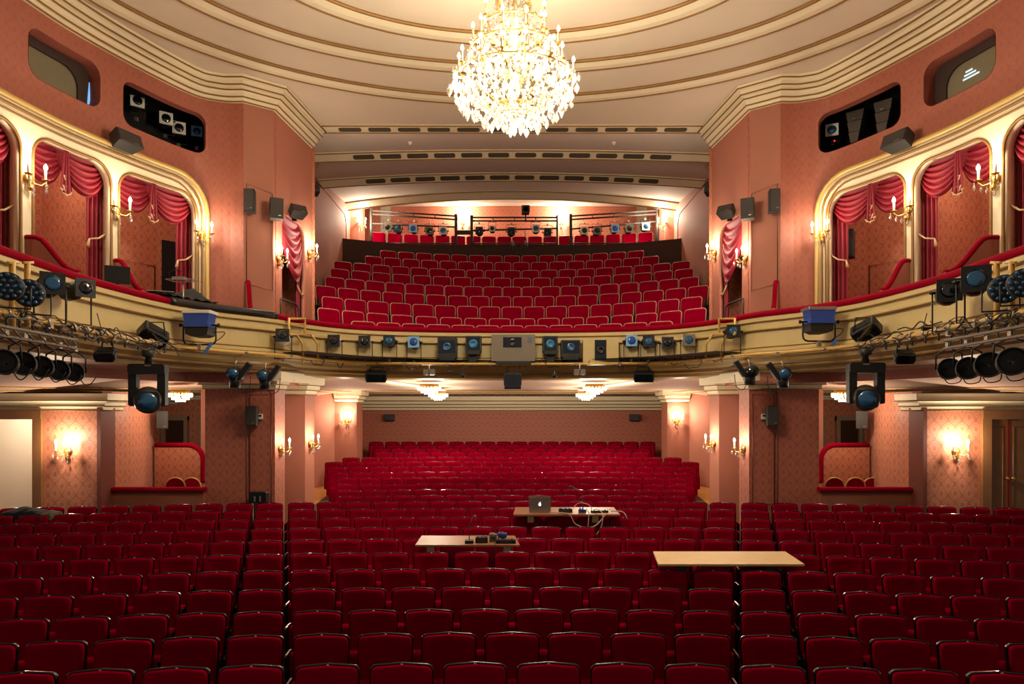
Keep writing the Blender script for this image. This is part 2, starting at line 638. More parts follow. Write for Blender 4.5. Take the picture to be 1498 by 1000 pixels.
mb = MB()
mb.grid(lambda u, v: (-5.9 + 11.8 * u, 14.70 + 11.7 * v, gal_z(-5.9 + 11.8 * u, 14.70 + 11.7 * v)), 24, 39)
struct(mb.build('ceiling_gallery', M_REAR), 'mauve beige gallery ceiling rising over the balcony seats')
bands = [(14.25, 0.30, .03, [512 + 43.3 * k for k in range(12)], 33), (16.5, .30, .10, [532 + 39.5 * k for k in range(12)], 31),
         (19.2, .34, .12, [549.5 + 36.3 * k for k in range(12)], 29), (22.3, .42, .14, [], 0)]
for bi, (d, w, dr, slots, sw) in enumerate(bands):
    X = 4.28 if bi == 0 else 5.5
    zc = (lambda x, y: Hz(CH)) if bi == 0 else gal_z

    def zb(x, v, d=d, w=w, dr=dr, zc=zc):
        return zc(x, d) - .02 - dr * v                      # the band leans down towards the back of the house
    mb = MB()
    mb.grid(lambda u, v: (-X + 2 * X * u, d + w * v, zb(-X + 2 * X * u, v)), 32, 1, False)
    mb.grid(lambda u, q: (-X + 2 * X * u, d, zb(-X + 2 * X * u, 0) + .03 * q), 32, 1, False)
    mb.grid(lambda u, q: (-X + 2 * X * u, d + w + .02 * q, zb(-X + 2 * X * u, 1) + .22 * q), 32, 1, False)
    t = struct(mb.build('trim_%d' % tn, M_CREAM), 'cream ceiling band with dark vent slots, %s from the front' % ORD[bi] if slots else 'plain cream ceiling band over the rear gallery')
    tn += 1
    for v in (0.04, .96):
        g = MB()
        g.tube([(-X + 2 * X * i / 32, d + w * v, zb(-X + 2 * X * i / 32, v)) for i in range(33)], 0.018, 5)
        g.build('gold_bead', M_GOLD, t)
    if slots:
        L = sw * d / F
        ln = math.hypot(w, dr)
        g = MB()
        g.prism(rrect(-L / 2, -ln * .24, L / 2, ln * .24, ln * .16), -.012, .012, 'z')
        me = g.mesh('vent_slot', M_GRILLE)
        for p in slots:
            y = d + w * .5
            x = (p - CX) * y / F
            o = link('vent_slot', me, t)
            o.location = (x, y, zb(x, .5) - .004)
            o.rotation_euler = (-math.atan2(dr, w), -math.atan2(zb(x + .05, .5) - zb(x - .05, .5), .1), 0)
for px in (600, 898):
    p = U(px, 208, 15.55)
    t = thing('smoke_detector', 'small white smoke detector on the ceiling, %s of the chandelier' % ('left' if px < 749 else 'right'), 'smoke detector', (p.x, p.y, gal_z(p.x, p.y)))
    MB().lathe([(.05, 0), (.055, -.02), (.045, -.04)], 14).build('base', M_WHITE, t)
    MB().lathe([(.03, -.04), (.03, -.06), (.012, -.07)], 12).build('sensor_head', M_WHITE, t)


# ------------------------------------------------------------------ upper side walls, boxes, piers
def arch(s0, s1, z0, z1, r0, r1, n=6):
    """opening outline with two rounded top corners"""
    out = [(s0, z0), (s1, z0)]
    out += [(s1 - r1 + r1 * math.cos(PI / 2 * i / n), z1 - r1 + r1 * math.sin(PI / 2 * i / n)) for i in range(n + 1)]
    out += [(s0 + r0 - r0 * math.sin(PI / 2 * i / n), z1 - r0 + r0 * math.cos(PI / 2 * i / n)) for i in range(n + 1)]
    return out


def bent(path, poly, n):
    out = []
    for s, z in poly:
        p, nn = path.at(s)
        out.append((p.x + nn.x * n, p.y + nn.y * n, z))
    return out


def densify(poly, step=.12):
    out = []
    for (a, b), (c, d) in zip(poly, poly[1:] + poly[:1]):
        k = max(1, int(math.hypot(c - a, d - b) / step))
        out += [(a + (c - a) * i / k, b + (d - b) * i / k) for i in range(k)]
    return out


ARC = arch(WU.px(-150), WU.px(302), Hz(1.0), Hz(4.13), .05, .62)
BOXES = [(-82, 22), (40, 157), (168, 283)]
HOLES = [arch(WU.px(a), WU.px(b), Hz(1.05), Hz(3.80), .30, .30) for a, b in BOXES]
OV1 = rrect(WU.px(41), Hz(4.62), WU.px(147), Hz(5.31), .19, 5)
OV2 = rrect(WU.px(180), Hz(4.58), WU.px(301), Hz(5.30), .17, 5)
BACK = WU.off(-1.5)
SIDES = {0: 'left', 1: 'right'}
for sd in (0, 1):
    mi = bool(sd)
    W = SIDES[sd]
    panel('wall_%s' % W, WU, [(0, Hz(.5)), (WU.L[-1], Hz(.5)), (WU.L[-1], Hz(5.95)), (0, Hz(5.95))], [ARC, OV1, OV2], M_WALL, -.05, .1, mirror=mi)
    struct(bpy.data.objects['wall_%s' % W], 'terracotta damask upper wall on the %s' % W)
    # cream arcade front with its mouldings
    ar = panel('wall_%s_arcade' % W, WU, ARC, HOLES, M_CREAM, .0, .16, mirror=mi)
    struct(ar, 'cream and gold arcade framing the theatre boxes on the %s' % W)
    for n, dz, r in ((.085, 0, .045), (.10, -.11, .022), (.085, -.19, .016)):
        g = MB()
        o2 = arch(WU.px(-150), WU.px(302) + dz * .9, Hz(1.0), Hz(4.13) + dz, .05, .62 + dz * .5)
        g.tube(bent(WU, [q for q in densify(o2, .1) if q[1] > Hz(1.02)], n), r, 7)
        g.build('gold_moulding', M_GOLDL if r > .03 else M_GOLD, ar, mi)
    for (a, b), h in zip(BOXES, HOLES):
        g = MB()
        g.tube(bent(WU, [q for q in densify(h, .1) if q[1] > Hz(1.07)], .085), .022, 6)
        g.build('gold_bead', M_GOLD, ar, mi)
    # box interior: back wall, ceiling, floor and cross walls
    mb = MB()
    mb.sweep(BACK.sub(BACK.px(-140), BACK.L[-1] - .1), [(0, Hz(.8)), (0, Hz(3.95))])
    struct(mb.build('wall_%s_boxes' % W, M_WALL2, mirror=mi), 'damask back wall of the theatre boxes on the %s' % W)
    a0, a1 = WU.px(-150), WU.L[-1] - .02
    for nm, h, m in (('ceiling_boxes_%s' % W, 3.95, M_PLAIN), ('floor_boxes_%s' % W, .82, M_CARPET)):
        mb = MB()
        mb.sweep(WU.sub(a0, a1), [(-1.52, Hz(h)), (.0, Hz(h))])
        struct(mb.build(nm, m, mirror=mi))
    for px in (-120, 31, 163, 298):
        p, nn = WU.at(WU.px(px))
        q = p - nn * 1.5
        mb = MB()
        pp = p - nn * .1
        t = Vector((nn.y, -nn.x)) * .03
        mb.add([(pp.x, pp.y, Hz(.8)), (q.x, q.y, Hz(.8)), (q.x, q.y, Hz(3.95)), (pp.x, pp.y, Hz(3.95)),
                (pp.x + t.x, pp.y + t.y, Hz(.8)), (q.x + t.x, q.y + t.y, Hz(.8)), (q.x + t.x, q.y + t.y, Hz(3.95)), (pp.x + t.x, pp.y + t.y, Hz(3.95))],
               [(0, 1, 2, 3), (4, 7, 6, 5), (0, 3, 7, 4), (0, 4, 5, 1), (3, 2, 6, 7)], uvs=[(0, 0), (1.5, 0), (1.5, 3), (0, 3), (0, 0), (1.5, 0), (1.5, 3), (0, 3)])
        struct(mb.build('wall_%s_partition' % W, M_WALL2, mirror=mi), 'damask cross wall between two boxes on the %s' % W)
    # red edged doorway seams on the box back wall
    for px in (88, 226):
        g = MB()
        p0, nn = BACK.pt(px, 300, .012)
        w0, _ = BACK.at(BACK.px(px) - .75)
        pts = [(p0.x, p0.y, Hz(.85)), (p0.x, p0.y, Hz(2.75)), (w0.x + nn.x * .02, w0.y + nn.y * .02, Hz(2.75)), (w0.x + nn.x * .02, w0.y + nn.y * .02, Hz(.85))]
        g.tube(pts, .012, 4)
        struct(g.build('trim_%d' % tn, M_LINE, mirror=mi), 'dark seam of a jib door at the back of a box')
        tn += 1
    # near-black sheet paints the shade of a doorway in the box beside the pier
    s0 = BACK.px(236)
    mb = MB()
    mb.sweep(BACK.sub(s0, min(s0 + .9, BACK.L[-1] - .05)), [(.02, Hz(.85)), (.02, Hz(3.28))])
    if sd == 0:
        struct(mb.build('door_%d' % (90 + sd), M_DARK, mirror=mi), 'open doorway with painted-in darkness at the back of the box')
    # niches behind the two oval openings
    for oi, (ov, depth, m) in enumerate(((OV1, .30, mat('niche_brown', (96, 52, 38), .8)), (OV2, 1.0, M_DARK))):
        s0, s1 = min(q[0] for q in ov) - .1, max(q[0] for q in ov) + .1
        mb = MB()
        ptsn = WU.sub(s0, s1)
        if oi == 0:
            mb.sweep(ptsn, [(-.09, Hz(4.58)), (-depth, Hz(4.58)), (-depth, Hz(5.36)), (-.09, Hz(5.36))])
        else:
            mb.sweep(ptsn, [(-.09, Hz(4.5)), (-depth, Hz(4.5)), (-depth, Hz(5.40)), (-.09, Hz(5.40))])
        for s_ in (s0, s1):
            p, nn = WU.at(s_)
            a_, b_ = p - nn * .09, p - nn * depth
            mb.add([(a_.x, a_.y, Hz(4.5)), (b_.x, b_.y, Hz(4.5)), (b_.x, b_.y, Hz(5.4)), (a_.x, a_.y, Hz(5.4))], [(0, 1, 2, 3)])
        struct(mb.build('wall_%s_niche' % W, m, mirror=mi), 'recess behind an oval opening high on the %s wall' % W)
        # rounded lining of the opening
        g = MB()
        oc = (sum(q[0] for q in ov) / len(ov), sum(q[1] for q in ov) / len(ov))
        ov = [(oc[0] + (x - oc[0]) * .992, oc[1] + (y - oc[1]) * .985) for x, y in ov]
        ring = bent(WU, densify(ov, .08), 0.004)
        ring2 = bent(WU, densify(ov, .08), -.28 if oi == 0 else -.14)
        n_ = len(ring)
        g.add(ring + ring2, [(i, (i + 1) % n_, n_ + (i + 1) % n_, n_ + i) for i in range(n_)], True)
        struct(g.build('trim_%d' % tn, mat('niche_lining', (150, 76, 58), .7), mirror=mi), 'rounded lining of an oval wall opening on the %s' % W)
        tn += 1
    # window in the upper opening: olive blind, brown frame
    wn = 1 + sd
    WO = WU.off(-.24)
    wpoly = rrect(WO.px(24), Hz(4.50), WO.px(113), Hz(5.17), .26, 5)
    w = panel('window_%d' % wn, WO, wpoly, [], mat('olive_blind', (124, 116, 92), .25, noise=.05, coat=.4), -.02, .01, mirror=mi)
    struct(w, 'olive control room window in the oval opening high on the %s wall' % W)
    panel('window_frame', WO, rrect(WO.px(20), Hz(4.46), WO.px(134), Hz(5.36), .05, 3), [wpoly], mat('window_frame_brown', (58, 40, 32), .5), 0, .04, w, mi)
    if sd == 0:
        panel('blue_light_slit', WO, [(WO.px(124), Hz(4.52)), (WO.px(131), Hz(4.52)), (WO.px(129), Hz(5.08)), (WO.px(128), Hz(5.08))], [],
              mat('lit_slit', (120, 170, 220), .4, emit=(120, 175, 230), estr=.55), .03, .004, w, mi)
    else:
        for k in range(3):  # glowing strips imitate tube lamps reflected in the window
            panel('painted_tube_reflection', WO, [(WO.px(66 + 5 * k), Hz(4.90 + .05 * k)), (WO.px(90 - 2 * k), Hz(4.90 + .05 * k)), (WO.px(90 - 2 * k), Hz(4.925 + .05 * k)), (WO.px(66 + 5 * k), Hz(4.925 + .05 * k))],
                  [], mat('reflection_glow', (190, 215, 225), .4, emit=(190, 215, 225), estr=.6), -.008, .004, w, mi)
    # upper pier: front and reveal with a curtained opening
    panel('wall_%s_pier' % W, PIER, [(0, Hz(.5)), (PIER.L[-1], Hz(.5)), (PIER.L[-1], Hz(5.95)), (0, Hz(5.95))], [], M_PIER, -.03, .06, mirror=mi, step=0)
    pier = struct(bpy.data.objects['wall_%s_pier' % W], 'terracotta pier face between boxes and gallery on the %s' % W)
    a, b = 0.05, PIER.L[-1] - .02
    g = MB()
    g.tube(bent(PIER, [(a, Hz(2.3)), (a, Hz(4.12)), (b, Hz(4.02)), (b, Hz(2.22)), (a, Hz(2.3))], .004), .009, 4)
    g.build('panel_seam', M_LINE, pier, mi)
    RH = arch(REVEAL.px(412.5), REVEAL.px(445.5), Hz(1.0), Hz(3.80), .3, .3)
    panel('wall_%s_reveal' % W, REVEAL, [(0, Hz(.5)), (REVEAL.L[-1], Hz(.5)), (REVEAL.L[-1], Hz(5.95)), (0, Hz(5.95))], [RH], M_PLAIN, -.04, .08, mirror=mi, step=.5)
    struct(bpy.data.objects['wall_%s_reveal' % W], 'terracotta side of the pier facing the %s gallery steps' % W)
    mb = MB()
    mb.sweep([Vector((-4.42, 12.8)), Vector((-5.35, 12.95)), Vector((-5.35, 14.6)), Vector((-4.2, 14.56))], [(0, Hz(.6)), (0, Hz(5.9))])
    struct(mb.build('wall_%s_vestibule' % W, M_WALL2, mirror=mi), 'damask wall behind the curtained opening on the %s' % W)
    # gallery side wall, with a shallow niche, and the rear pier
    G1 = Path([(-4.26, 14.54), (-5.45, 14.7), (-5.45, 23.0), (-5.16, 23.05), (-5.10, 23.7), (-5.75, 23.75), (-5.75, 26.3)])
    mb = MB()
    mb.sweep(G1.p, [(0, Hz(.5)), (0, Hz(8.1))])
    gw = struct(mb.build('wall_gallery_%s' % W, M_PLAIN, mirror=mi), 'terracotta side wall of the gallery on the %s' % W)
    GP = Path([(-5.45, 15.0), (-5.45, 23.0)])
    sa, sb = 3.75, 7.35
    o2 = rrect(sa, Hz(3.4), sb, Hz(6.36), .35, 5)
    panel('niche_panel', GP, o2, [], mat('niche_cloth', (178, 108, 84), .75), .012, .02, gw, mi, step=0)
    g = MB()
    g.tube(bent(GP, o2, .022), .02, 5, closed=True)
    g.build('panel_seam', M_LINE, gw, mi)
mb = MB()
mb.sweep([Vector((-5.75, 26.3)), Vector((5.75, 26.3))], [(0, Hz(4.0)), (0, Hz(8.0))])
struct(mb.build('wall_gallery_back', M_BACKW), 'terracotta wall at the very back of the gallery')
for sd, px in ((0, 564), (1, 939)):
    g = MB()
    x = (px - CX) * 26.25 / F
    g.box((x, 26.27, Hz(6.9)), (.38, .03, 1.9))
    struct(g.build('trim_%d' % tn, mat('grey_panel', (188, 176, 158), .6)), 'pale grey vertical panel on the gallery back wall, %s' % SIDES[sd])
    tn += 1

# ------------------------------------------------------------------ balcony floor, front, rail and soffit
SEATC = [(8.0, 7.5)] + [(10.7, d - 10.7) for d in BD[1:]]            # arc centre and radius of each balcony row
BC = 10.7
mb = MB()
steps = [(4.15, BH[0] - SEAT_TOP)] + [(BD[i] - BC - .42, BH[i] - SEAT_TOP) for i in range(1, 9)] + [(23.15 - BC, BH[8] + 1.2 - SEAT_TOP), (16.8, BH[8] + 1.2 - SEAT_TOP)]
prof = []
for i, (r, h) in enumerate(steps):
    if i:
        prof.append((r, Hz(steps[i - 1][1])))
    prof.append((r, Hz(h)))


def bfn(u, v):
    a = math.radians(-64 + 128 * u)
    r, z = prof[min(len(prof) - 1, int(round(v * (len(prof) - 1))))]
    x = math.sin(a) * r
    return (max(-5.7, min(5.7, x)), BC + math.cos(a) * r, z)


mb.grid(bfn, 40, len(prof) - 1, False)
struct(mb.build('floor_balcony', mat('balcony_floor_brown', (62, 36, 28), .9)), 'stepped balcony floor under the curved red seat rows')

FP = [(-.14, 1.69), (.02, 1.69), (.05, 1.67), (.05, 1.61), (.02, 1.59), (.02, 1.50), (.05, 1.485), (.05, 1.455), (0, 1.44), (0, 1.13),
      (.03, 1.11), (.03, 1.07)]
mb = MB()
mb.sweep(RP.p, [(n, Hz(h)) for n, h in FP], smooth=False)
bf = struct(mb.build('wall_balcony_front', M_FASCIA), 'cream balcony front curving round the auditorium')
LP_ = [(.03, 1.07), (.10, 1.05), (.13, 1.02), (.13, .97), (.06, .94), (.04, .88), (-.04, .82), (-.04, .775), (-.14, .76), (-.14, .70), (-.5, .68)]
mb = MB()
mb.sweep(RP.p, [(n, Hz(h)) for n, h in LP_])
mb.build('lower_moulding', mat('dull_gold_cove', (158, 128, 74), .45, .1, noise=.1), bf)
for n, h, r in ((.055, 1.605, .012), (.052, 1.45, .014), (.002, 1.14, .014), (.135, 1.02, .016), (-.035, .79, .018)):
    g = MB()
    g.tube([(p.x + q.x * n, p.y + q.y * n, Hz(h)) for p, q in zip(RP.p, RP.o)], r, 5)
    g.build('gold_bead', M_GOLD, bf)
mb = MB()
mb.sweep(RP.p, [(-.16, Hz(1.69)), (.03, Hz(1.69)), (.055, Hz(1.72)), (.05, Hz(1.77)), (.0, Hz(1.80)), (-.12, Hz(1.80)), (-.17, Hz(1.76))], closed=True, smooth=True)
tag(mb.build('balcony_rail', M_VELV), 'red velvet rail along the whole balcony front', 'rail')
mb = MB()
mb.sweep(RP.p, [(-.15, Hz(.8)), (-.15, Hz(1.70))])
struct(mb.build('wall_balcony_inner', M_VELV), 'red inner face of the balcony parapet')

# soffit under balcony and boxes
outer = [(-10.6, 4.5, .15), (-10.6, 12.4, .15), (-8.2, 16.4, .26), (-5.4, 19, .36), (-5.2, 22.8, .42), (0, 22.8, .42)]
outer = outer + [(-x, y, h) for x, y, h in outer[-2::-1]]
ol = [0.0]
for a, b in zip(outer, outer[1:]):
    ol.append(ol[-1] + math.hypot(a[0] - b[0], a[1] - b[1]))
NS = 96


def soff(u, v):
    p, nn = RP.at(u * RP.L[-1])
    p = p - nn * .45
    t = u * ol[-1]
    x, y, h = (lerp_tab(ol, [o_[k] for o_ in outer], t) for k in range(3))
    return (p.x + (x - p.x) * v, p.y + (y - p.y) * v, Hz(.69 + (h - .69) * v))


mb = MB()
mb.grid(soff, NS, 8)
sf = struct(mb.build('ceiling_stalls', mat('soffit_plaster', (214, 180, 160), .8)), 'pinkish plaster ceiling under the balcony')
for v, r in ((.56, .016), (.66, .016)):
    g = MB()
    g.tube([(soff(i / NS, v)[0], soff(i / NS, v)[1], soff(i / NS, v)[2] - .01) for i in range(NS + 1)], r, 5)
    g.build('gold_bead', M_GOLDL, sf)

# ------------------------------------------------------------------ stalls walls and piers
FZ = Hz(-2.75)
for sd in (0, 1):
    mi = bool(sd)
    W = SIDES[sd]
    # front pier under the upper pier
    P1 = Path([(-5.55, 13.7), (-5.72, 12.74), (-4.97, 12.78), (-4.44, 12.80), (-4.36, 13.12), (-4.7, 13.6)])
    mb = MB()
    mb.sweep(P1.p, [(0, FZ), (0, Hz(.56))])
    o = struct(mb.build('wall_%s_stalls_pier' % W, M_WALL2 if 0 else damask('pier_damask_' + W, (176, 98, 76), (156, 82, 62)), mirror=mi), 'broad terracotta pier in the stalls on the %s' % W)
    g = MB()
    g.tube([(-4.95, 12.765, FZ), (-4.95, 12.765, Hz(.4))], .012, 4)
    g.tube([(-4.9, 12.768, Hz(-1.75)), (-4.9, 12.768, Hz(.3)), (-4.50, 12.785, Hz(.3)), (-4.50, 12.785, Hz(-1.75)), (-4.9, 12.768, Hz(-1.75))], .008, 4)
    g.build('panel_seam', M_LINE, o, mi)
    P2 = Path([(-4.95, 14.45), (-4.72, 14.0), (-4.24, 14.0), (-4.17, 14.42), (-4.9, 14.5)])
    mb = MB()
    mb.sweep(P2.p, [(0, FZ), (0, Hz(.36))])
    struct(mb.build('wall_%s_stalls_pilaster' % W, M_PLAIN, mirror=mi), 'narrow terracotta pilaster behind the %s pier' % W)
    P3 = Path([(-6.6, 14.5), (-5.9, 15.8), (-5.42, 18.4), (-4.93, 19.0), (-4.32, 19.0), (-4.32, 19.75), (-5.0, 19.8), (-5.0, 22.7)])
    mb = MB()
    mb.sweep(P3.p, [(0, FZ), (0, Hz(.6))])
    struct(mb.build('wall_%s_rear_stalls' % W, M_PLAIN, mirror=mi), 'terracotta side wall and pier of the rear stalls on the %s' % W)
    # cream capitals at the ceiling
    for pts, h0, h1 in ((P1.p, .40, .70), (P2.p, .32, .66), (P3.p[3:7], .22, .55), (P3.p[6:], .05, .45)):
        mb = MB()
        k = (h1 - h0)
        mb.sweep(pts, [(-.02, Hz(h0)), (.03, Hz(h0)), (.035, Hz(h0 + .22 * k)), (.08, Hz(h0 + .3 * k)), (.085, Hz(h0 + .52 * k)), (.15, Hz(h0 + .62 * k)), (.16, Hz(h1))])
        o = struct(mb.build('trim_%d' % tn, M_CREAM, mirror=mi), 'cream stepped capital at the stalls ceiling on the %s' % W)
        tn += 1
        g = MB()
        pth = Path(pts)
        for n, hh in ((.035, h0), (.085, h0 + .27 * k), (.155, h0 + .56 * k)):
            g.tube([(p.x + q.x * n, p.y + q.y * n, Hz(hh)) for p, q in zip(pth.p, pth.o)], .01, 4)
        g.build('gold_bead', M_GOLD, o, mi)
    g = MB()
    g.prism([(-5.9, 12.62), (-4.26, 12.62), (-4.0, 14.6), (-5.9, 14.9)], Hz(.55), Hz(.72), 'z')
    struct(g.build('trim_%d' % tn, M_CREAM, mirror=mi), 'cream ceiling slab over the stalls piers on the %s' % W)
    tn += 1
    # side wall with the door, then the loge
    W1 = Path([(-10.6, 12.3), (-7.37, 12.3)])
    sdoor0, sdoor1 = 10.6 - 9.85, 10.6 - 8.55
    dz = Hz(-.10)
    panel('wall_%s_stalls' % W, W1, [(0, FZ), (W1.L[-1], FZ), (W1.L[-1], Hz(.3)), (0, Hz(.3))],
          [[(sdoor0, FZ + .3), (sdoor1, FZ + .3), (sdoor1, dz), (sdoor0, dz)]], M_WALL2, -.05, .1, mirror=mi, step=0)
    struct(bpy.data.objects['wall_%s_stalls' % W], 'bright salmon damask wall beside the door on the %s' % W)
    W2 = Path([(-7.37, 12.3), (-7.40, 12.66), (-7.43, 12.70)] + [tuple(q) for q in smoothpath([(-7.43, 12.75), (-7.36, 13.2), (-7.42, 13.9), (-7.55, 14.5)], 4)] + [(-7.62, 14.55), (-9.2, 14.9), (-9.2, 16.2), (-5.2, 16.2)])
    mb = MB()
    mb.sweep(W2.p, [(0, FZ), (0, Hz(.35))])
    o = struct(mb.build('wall_%s_loge' % W, M_WALL2, mirror=mi), 'curved damask wall of the stalls loge on the %s' % W)
    g = MB()
    g.prism([(-7.44, 12.25), (-7.37, 12.25), (-7.36, 12.68), (-7.44, 12.7)], FZ, Hz(.05), 'z')
    g.build('dark_corner_post', mat('corner_brown', (112, 52, 38), .7), o, mi)
    mb = MB()
    pts = W1.p + W2.p[1:6]
    pr = [(0, Hz(0.0)), (.03, Hz(0)), (.04, Hz(.06)), (.09, Hz(.08)), (.10, Hz(.14)), (.18, Hz(.18)), (.19, Hz(.30))]
    mb.sweep(pts, pr)
    o = struct(mb.build('trim_%d' % tn, M_CREAM, mirror=mi), 'cream cornice over the salmon wall on the %s' % W)
    tn += 1
    g = MB()
    pth = Path(pts)
    for n, hh in ((.035, 0), (.095, .075), (.185, .175)):
        g.tube([(p.x + q.x * n, p.y + q.y * n, Hz(hh)) for p, q in zip(pth.p, pth.o)], .012, 4)
    g.build('gold_bead', M_GOLD, o, mi)
    # loge cornice at the back
    mb = MB()
    mb.sweep(W2.p[-3:], [(0, Hz(.25)), (.05, Hz(.26)), (.06, Hz(.29)), (.14, Hz(.31)), (.15, Hz(.36))])
    struct(mb.build('trim_%d' % tn, M_CREAM, mirror=mi), 'cream cornice at the back of the loge on the %s' % W)
    tn += 1
    # loge parapet with red velvet top
    t = thing('loge_parapet', 'low loge parapet with a red velvet top on the %s' % W, 'parapet', (0, 0, 0))
    MB().box((-6.57, 12.64, (FZ + Hz(-1.5)) / 2), (1.74, .08, Hz(-1.5) - FZ)).build('panel', mat('parapet_brown', (150, 82, 58), .7), t, mi)
    MB().rbox((-6.58, 12.62, Hz(-1.46)), (1.84, .16, .09), .035, 'x').build('velvet_top', M_VELV, t, mi)
    # inner divider with the rounded velvet rim
    t = thing('loge_divider', 'damask loge divider with a rounded red velvet rim on the %s' % W, 'partition', (0, 0, 0))
    d = 14.2
    x0, x1 = (226 - CX) * d / F, (296 - CX) * d / F
    ztop, zlow = CZ + (HY - 651) * d / F, CZ + (HY - 704) * d / F
    r = .3
    poly = [(x0, FZ), (x1, FZ)] + [(x1 - r + r * math.cos(PI / 2 * i / 6), ztop - r + r * math.sin(PI / 2 * i / 6)) for i in range(7)] + [(x0, ztop)]
    g = MB()
    g.prism(poly, d, d + .06, 'y')
    for i_, f_ in enumerate(g.f):
        g.uv[i_] = [(g.v[j].x, g.v[j].z) for j in f_]
    g.build('panel', M_WALL2, t, mi)
    g = MB()
    g.tube([(x0, d + .03, ztop)] + [(x1 - r + r * math.sin(PI / 2 * i / 6), d + .03, ztop - r + r * math.cos(PI / 2 * i / 6)) for i in range(7)] + [(x1, d + .03, zlow), (x1 + .06, d + .03, zlow)], .055, 8)
    g.build('velvet_rim', M_VELV, t, mi)
    # loge doors
    for k, (pa, pb) in enumerate(((238, 276), (292, 330))):
        d = 16.17
        xa, xb, zt = (pa - CX) * d / F, (pb - CX) * d / F, CZ + (HY - 609) * d / F
        g = MB()
        g.box(((xa + xb) / 2, d - .01, (FZ + zt) / 2), (xb - xa - .14, .04, zt - FZ - .14))
        dr = struct(g.build('door_%d' % (10 + 2 * sd + k), mat('dark_door', (66, 40, 24), .4, noise=.2), mirror=mi), 'dark wooden door at the back of the loge on the %s' % W)
        g = MB()
        for x in (xa + .04, xb - .04):
            g.box((x, d - .03, (FZ + zt) / 2), (.09, .1, zt - FZ))
        g.box(((xa + xb) / 2, d - .036, zt - .04), (xb - xa + .01, .11, .1))
        g.build('door_frame', mat('greige_frame', (150, 122, 98), .5), dr, mi)
# back wall of the stalls
mb = MB()
mb.sweep([Vector((-5.0, 22.7)), Vector((5.0, 22.7))], [(0, FZ), (0, Hz(.5))])
struct(mb.build('wall_back', M_BACKW), 'damask back wall of the stalls behind the last row')
mb = MB()
mb.sweep([Vector((-5.0, 22.7)), Vector((5.0, 22.7))], [(.0, Hz(0)), (.06, Hz(0)), (.07, Hz(.08)), (.22, Hz(.10)), (.23, Hz(.18)), (.42, Hz(.20)), (.43, Hz(.29)), (.65, Hz(.31)), (.66, Hz(.45))])
o = struct(mb.build('trim_%d' % tn, M_CREAM), 'stepped cream cornice above the stalls back wall')
tn += 1
for n, h in ((.065, 0), (.225, .1), (.425, .2), (.655, .31)):
    g = MB()
    g.tube([(-5, 22.7 - n, Hz(h)), (5, 22.7 - n, Hz(h))], .012, 4)
    g.build('gold_bead', M_GOLD, o)
# left door opening: white leaf; right: wooden double door
for sd in (0, 1):
    mi = bool(sd)
    xa, xb, zt = -9.85, -8.55, Hz(-.10)
    if sd == 0:
        # open doorway into a white lit corridor
        g = MB()
        g.add([(-11.5, 13.9, FZ), (-7.9, 13.9, FZ), (-7.9, 13.9, Hz(.25)), (-11.5, 13.9, Hz(.25))], [(0, 1, 2, 3)])
        g.add([(-7.9, 13.9, FZ), (-7.9, 12.41, FZ), (-7.9, 12.41, Hz(.25)), (-7.9, 13.9, Hz(.25))], [(0, 1, 2, 3)])
        g.add([(-11.5, 13.9, FZ), (-11.5, 12.41, FZ), (-11.5, 12.41, Hz(.25)), (-11.5, 13.9, Hz(.25))], [(0, 1, 2, 3)])
        g.add([(-11.5, 13.9, Hz(.25)), (-7.9, 13.9, Hz(.25)), (-7.9, 12.41, Hz(.25)), (-11.5, 12.41, Hz(.25))], [(0, 1, 2, 3)])
        struct(g.build('wall_left_corridor', mat('corridor_white', (224, 212, 186), .8)), 'cream white corridor wall seen through the open door at far left')
        g = MB()
        g.box((-8.53, 12.45, (FZ + zt) / 2), (.05, .12, zt - FZ))
        dr = struct(g.build('door_1', mat('door_jamb', (118, 82, 52), .5)), 'open doorway at the far left')
    else:
        dr = None
        g = MB()
        g.box((-9.16, 12.36, (FZ + zt) / 2), (1.2, .04, zt - FZ))
        dr = struct(g.build('door_2', M_WOOD, mirror=True), 'brown wooden double door at the far right')
        for x, nm in ((-8.73, 'leaf'), (-9.3, 'leaf')):
            w = .38 if x > -9 else .74
            MB().box((x - (0 if x > -9 else .0), 12.325, (FZ + zt) / 2), (w, .05, zt - FZ - .04)).build(nm, M_WOOD, dr, True)
            q = MB()
            for (ax, az, bx, bz) in ((x - w / 2 + .09, Hz(-.3), x + w / 2 - .09, Hz(-2.2)),):
                q.tube([(ax, 12.298, az), (bx, 12.298, az), (bx, 12.298, bz), (ax, 12.298, bz), (ax, 12.298, az)], .014, 4)
            q.build('panel_moulding', M_WOOD, dr, True)
        MB().box((-8.925, 12.31, (FZ + zt) / 2), (.015, .05, zt - FZ)).build('red_meeting_strip', M_VELV, dr, True)
        for x in (-8.88, -8.98):
            MB().lathe([(.012, 0), (.012, -.03), (.03, -.04), (.032, -.06), (.02, -.075)], 12, (x, 12.30, Hz(-1.22)), axis='y').build('brass_knob', M_BRASS, dr, True)
        MB().box((-9.0, 12.29, Hz(-.16)), (.2, .04, .05)).build('door_closer', M_DGREY, dr, True)
    g = MB()
    g.box((xb + .05, 12.27, (FZ + zt) / 2), (.16, .1, zt - FZ + .1))
    g.box((xa - .05, 12.27, (FZ + zt) / 2), (.16, .1, zt - FZ + .1))
    g.box(((xa + xb) / 2, 12.262, zt + .02), (xb - xa + .264, .11, .16))
    g.build('door_frame', mat('door_frame_brown', (140, 92, 54), .45, noise=.15), dr, mi)

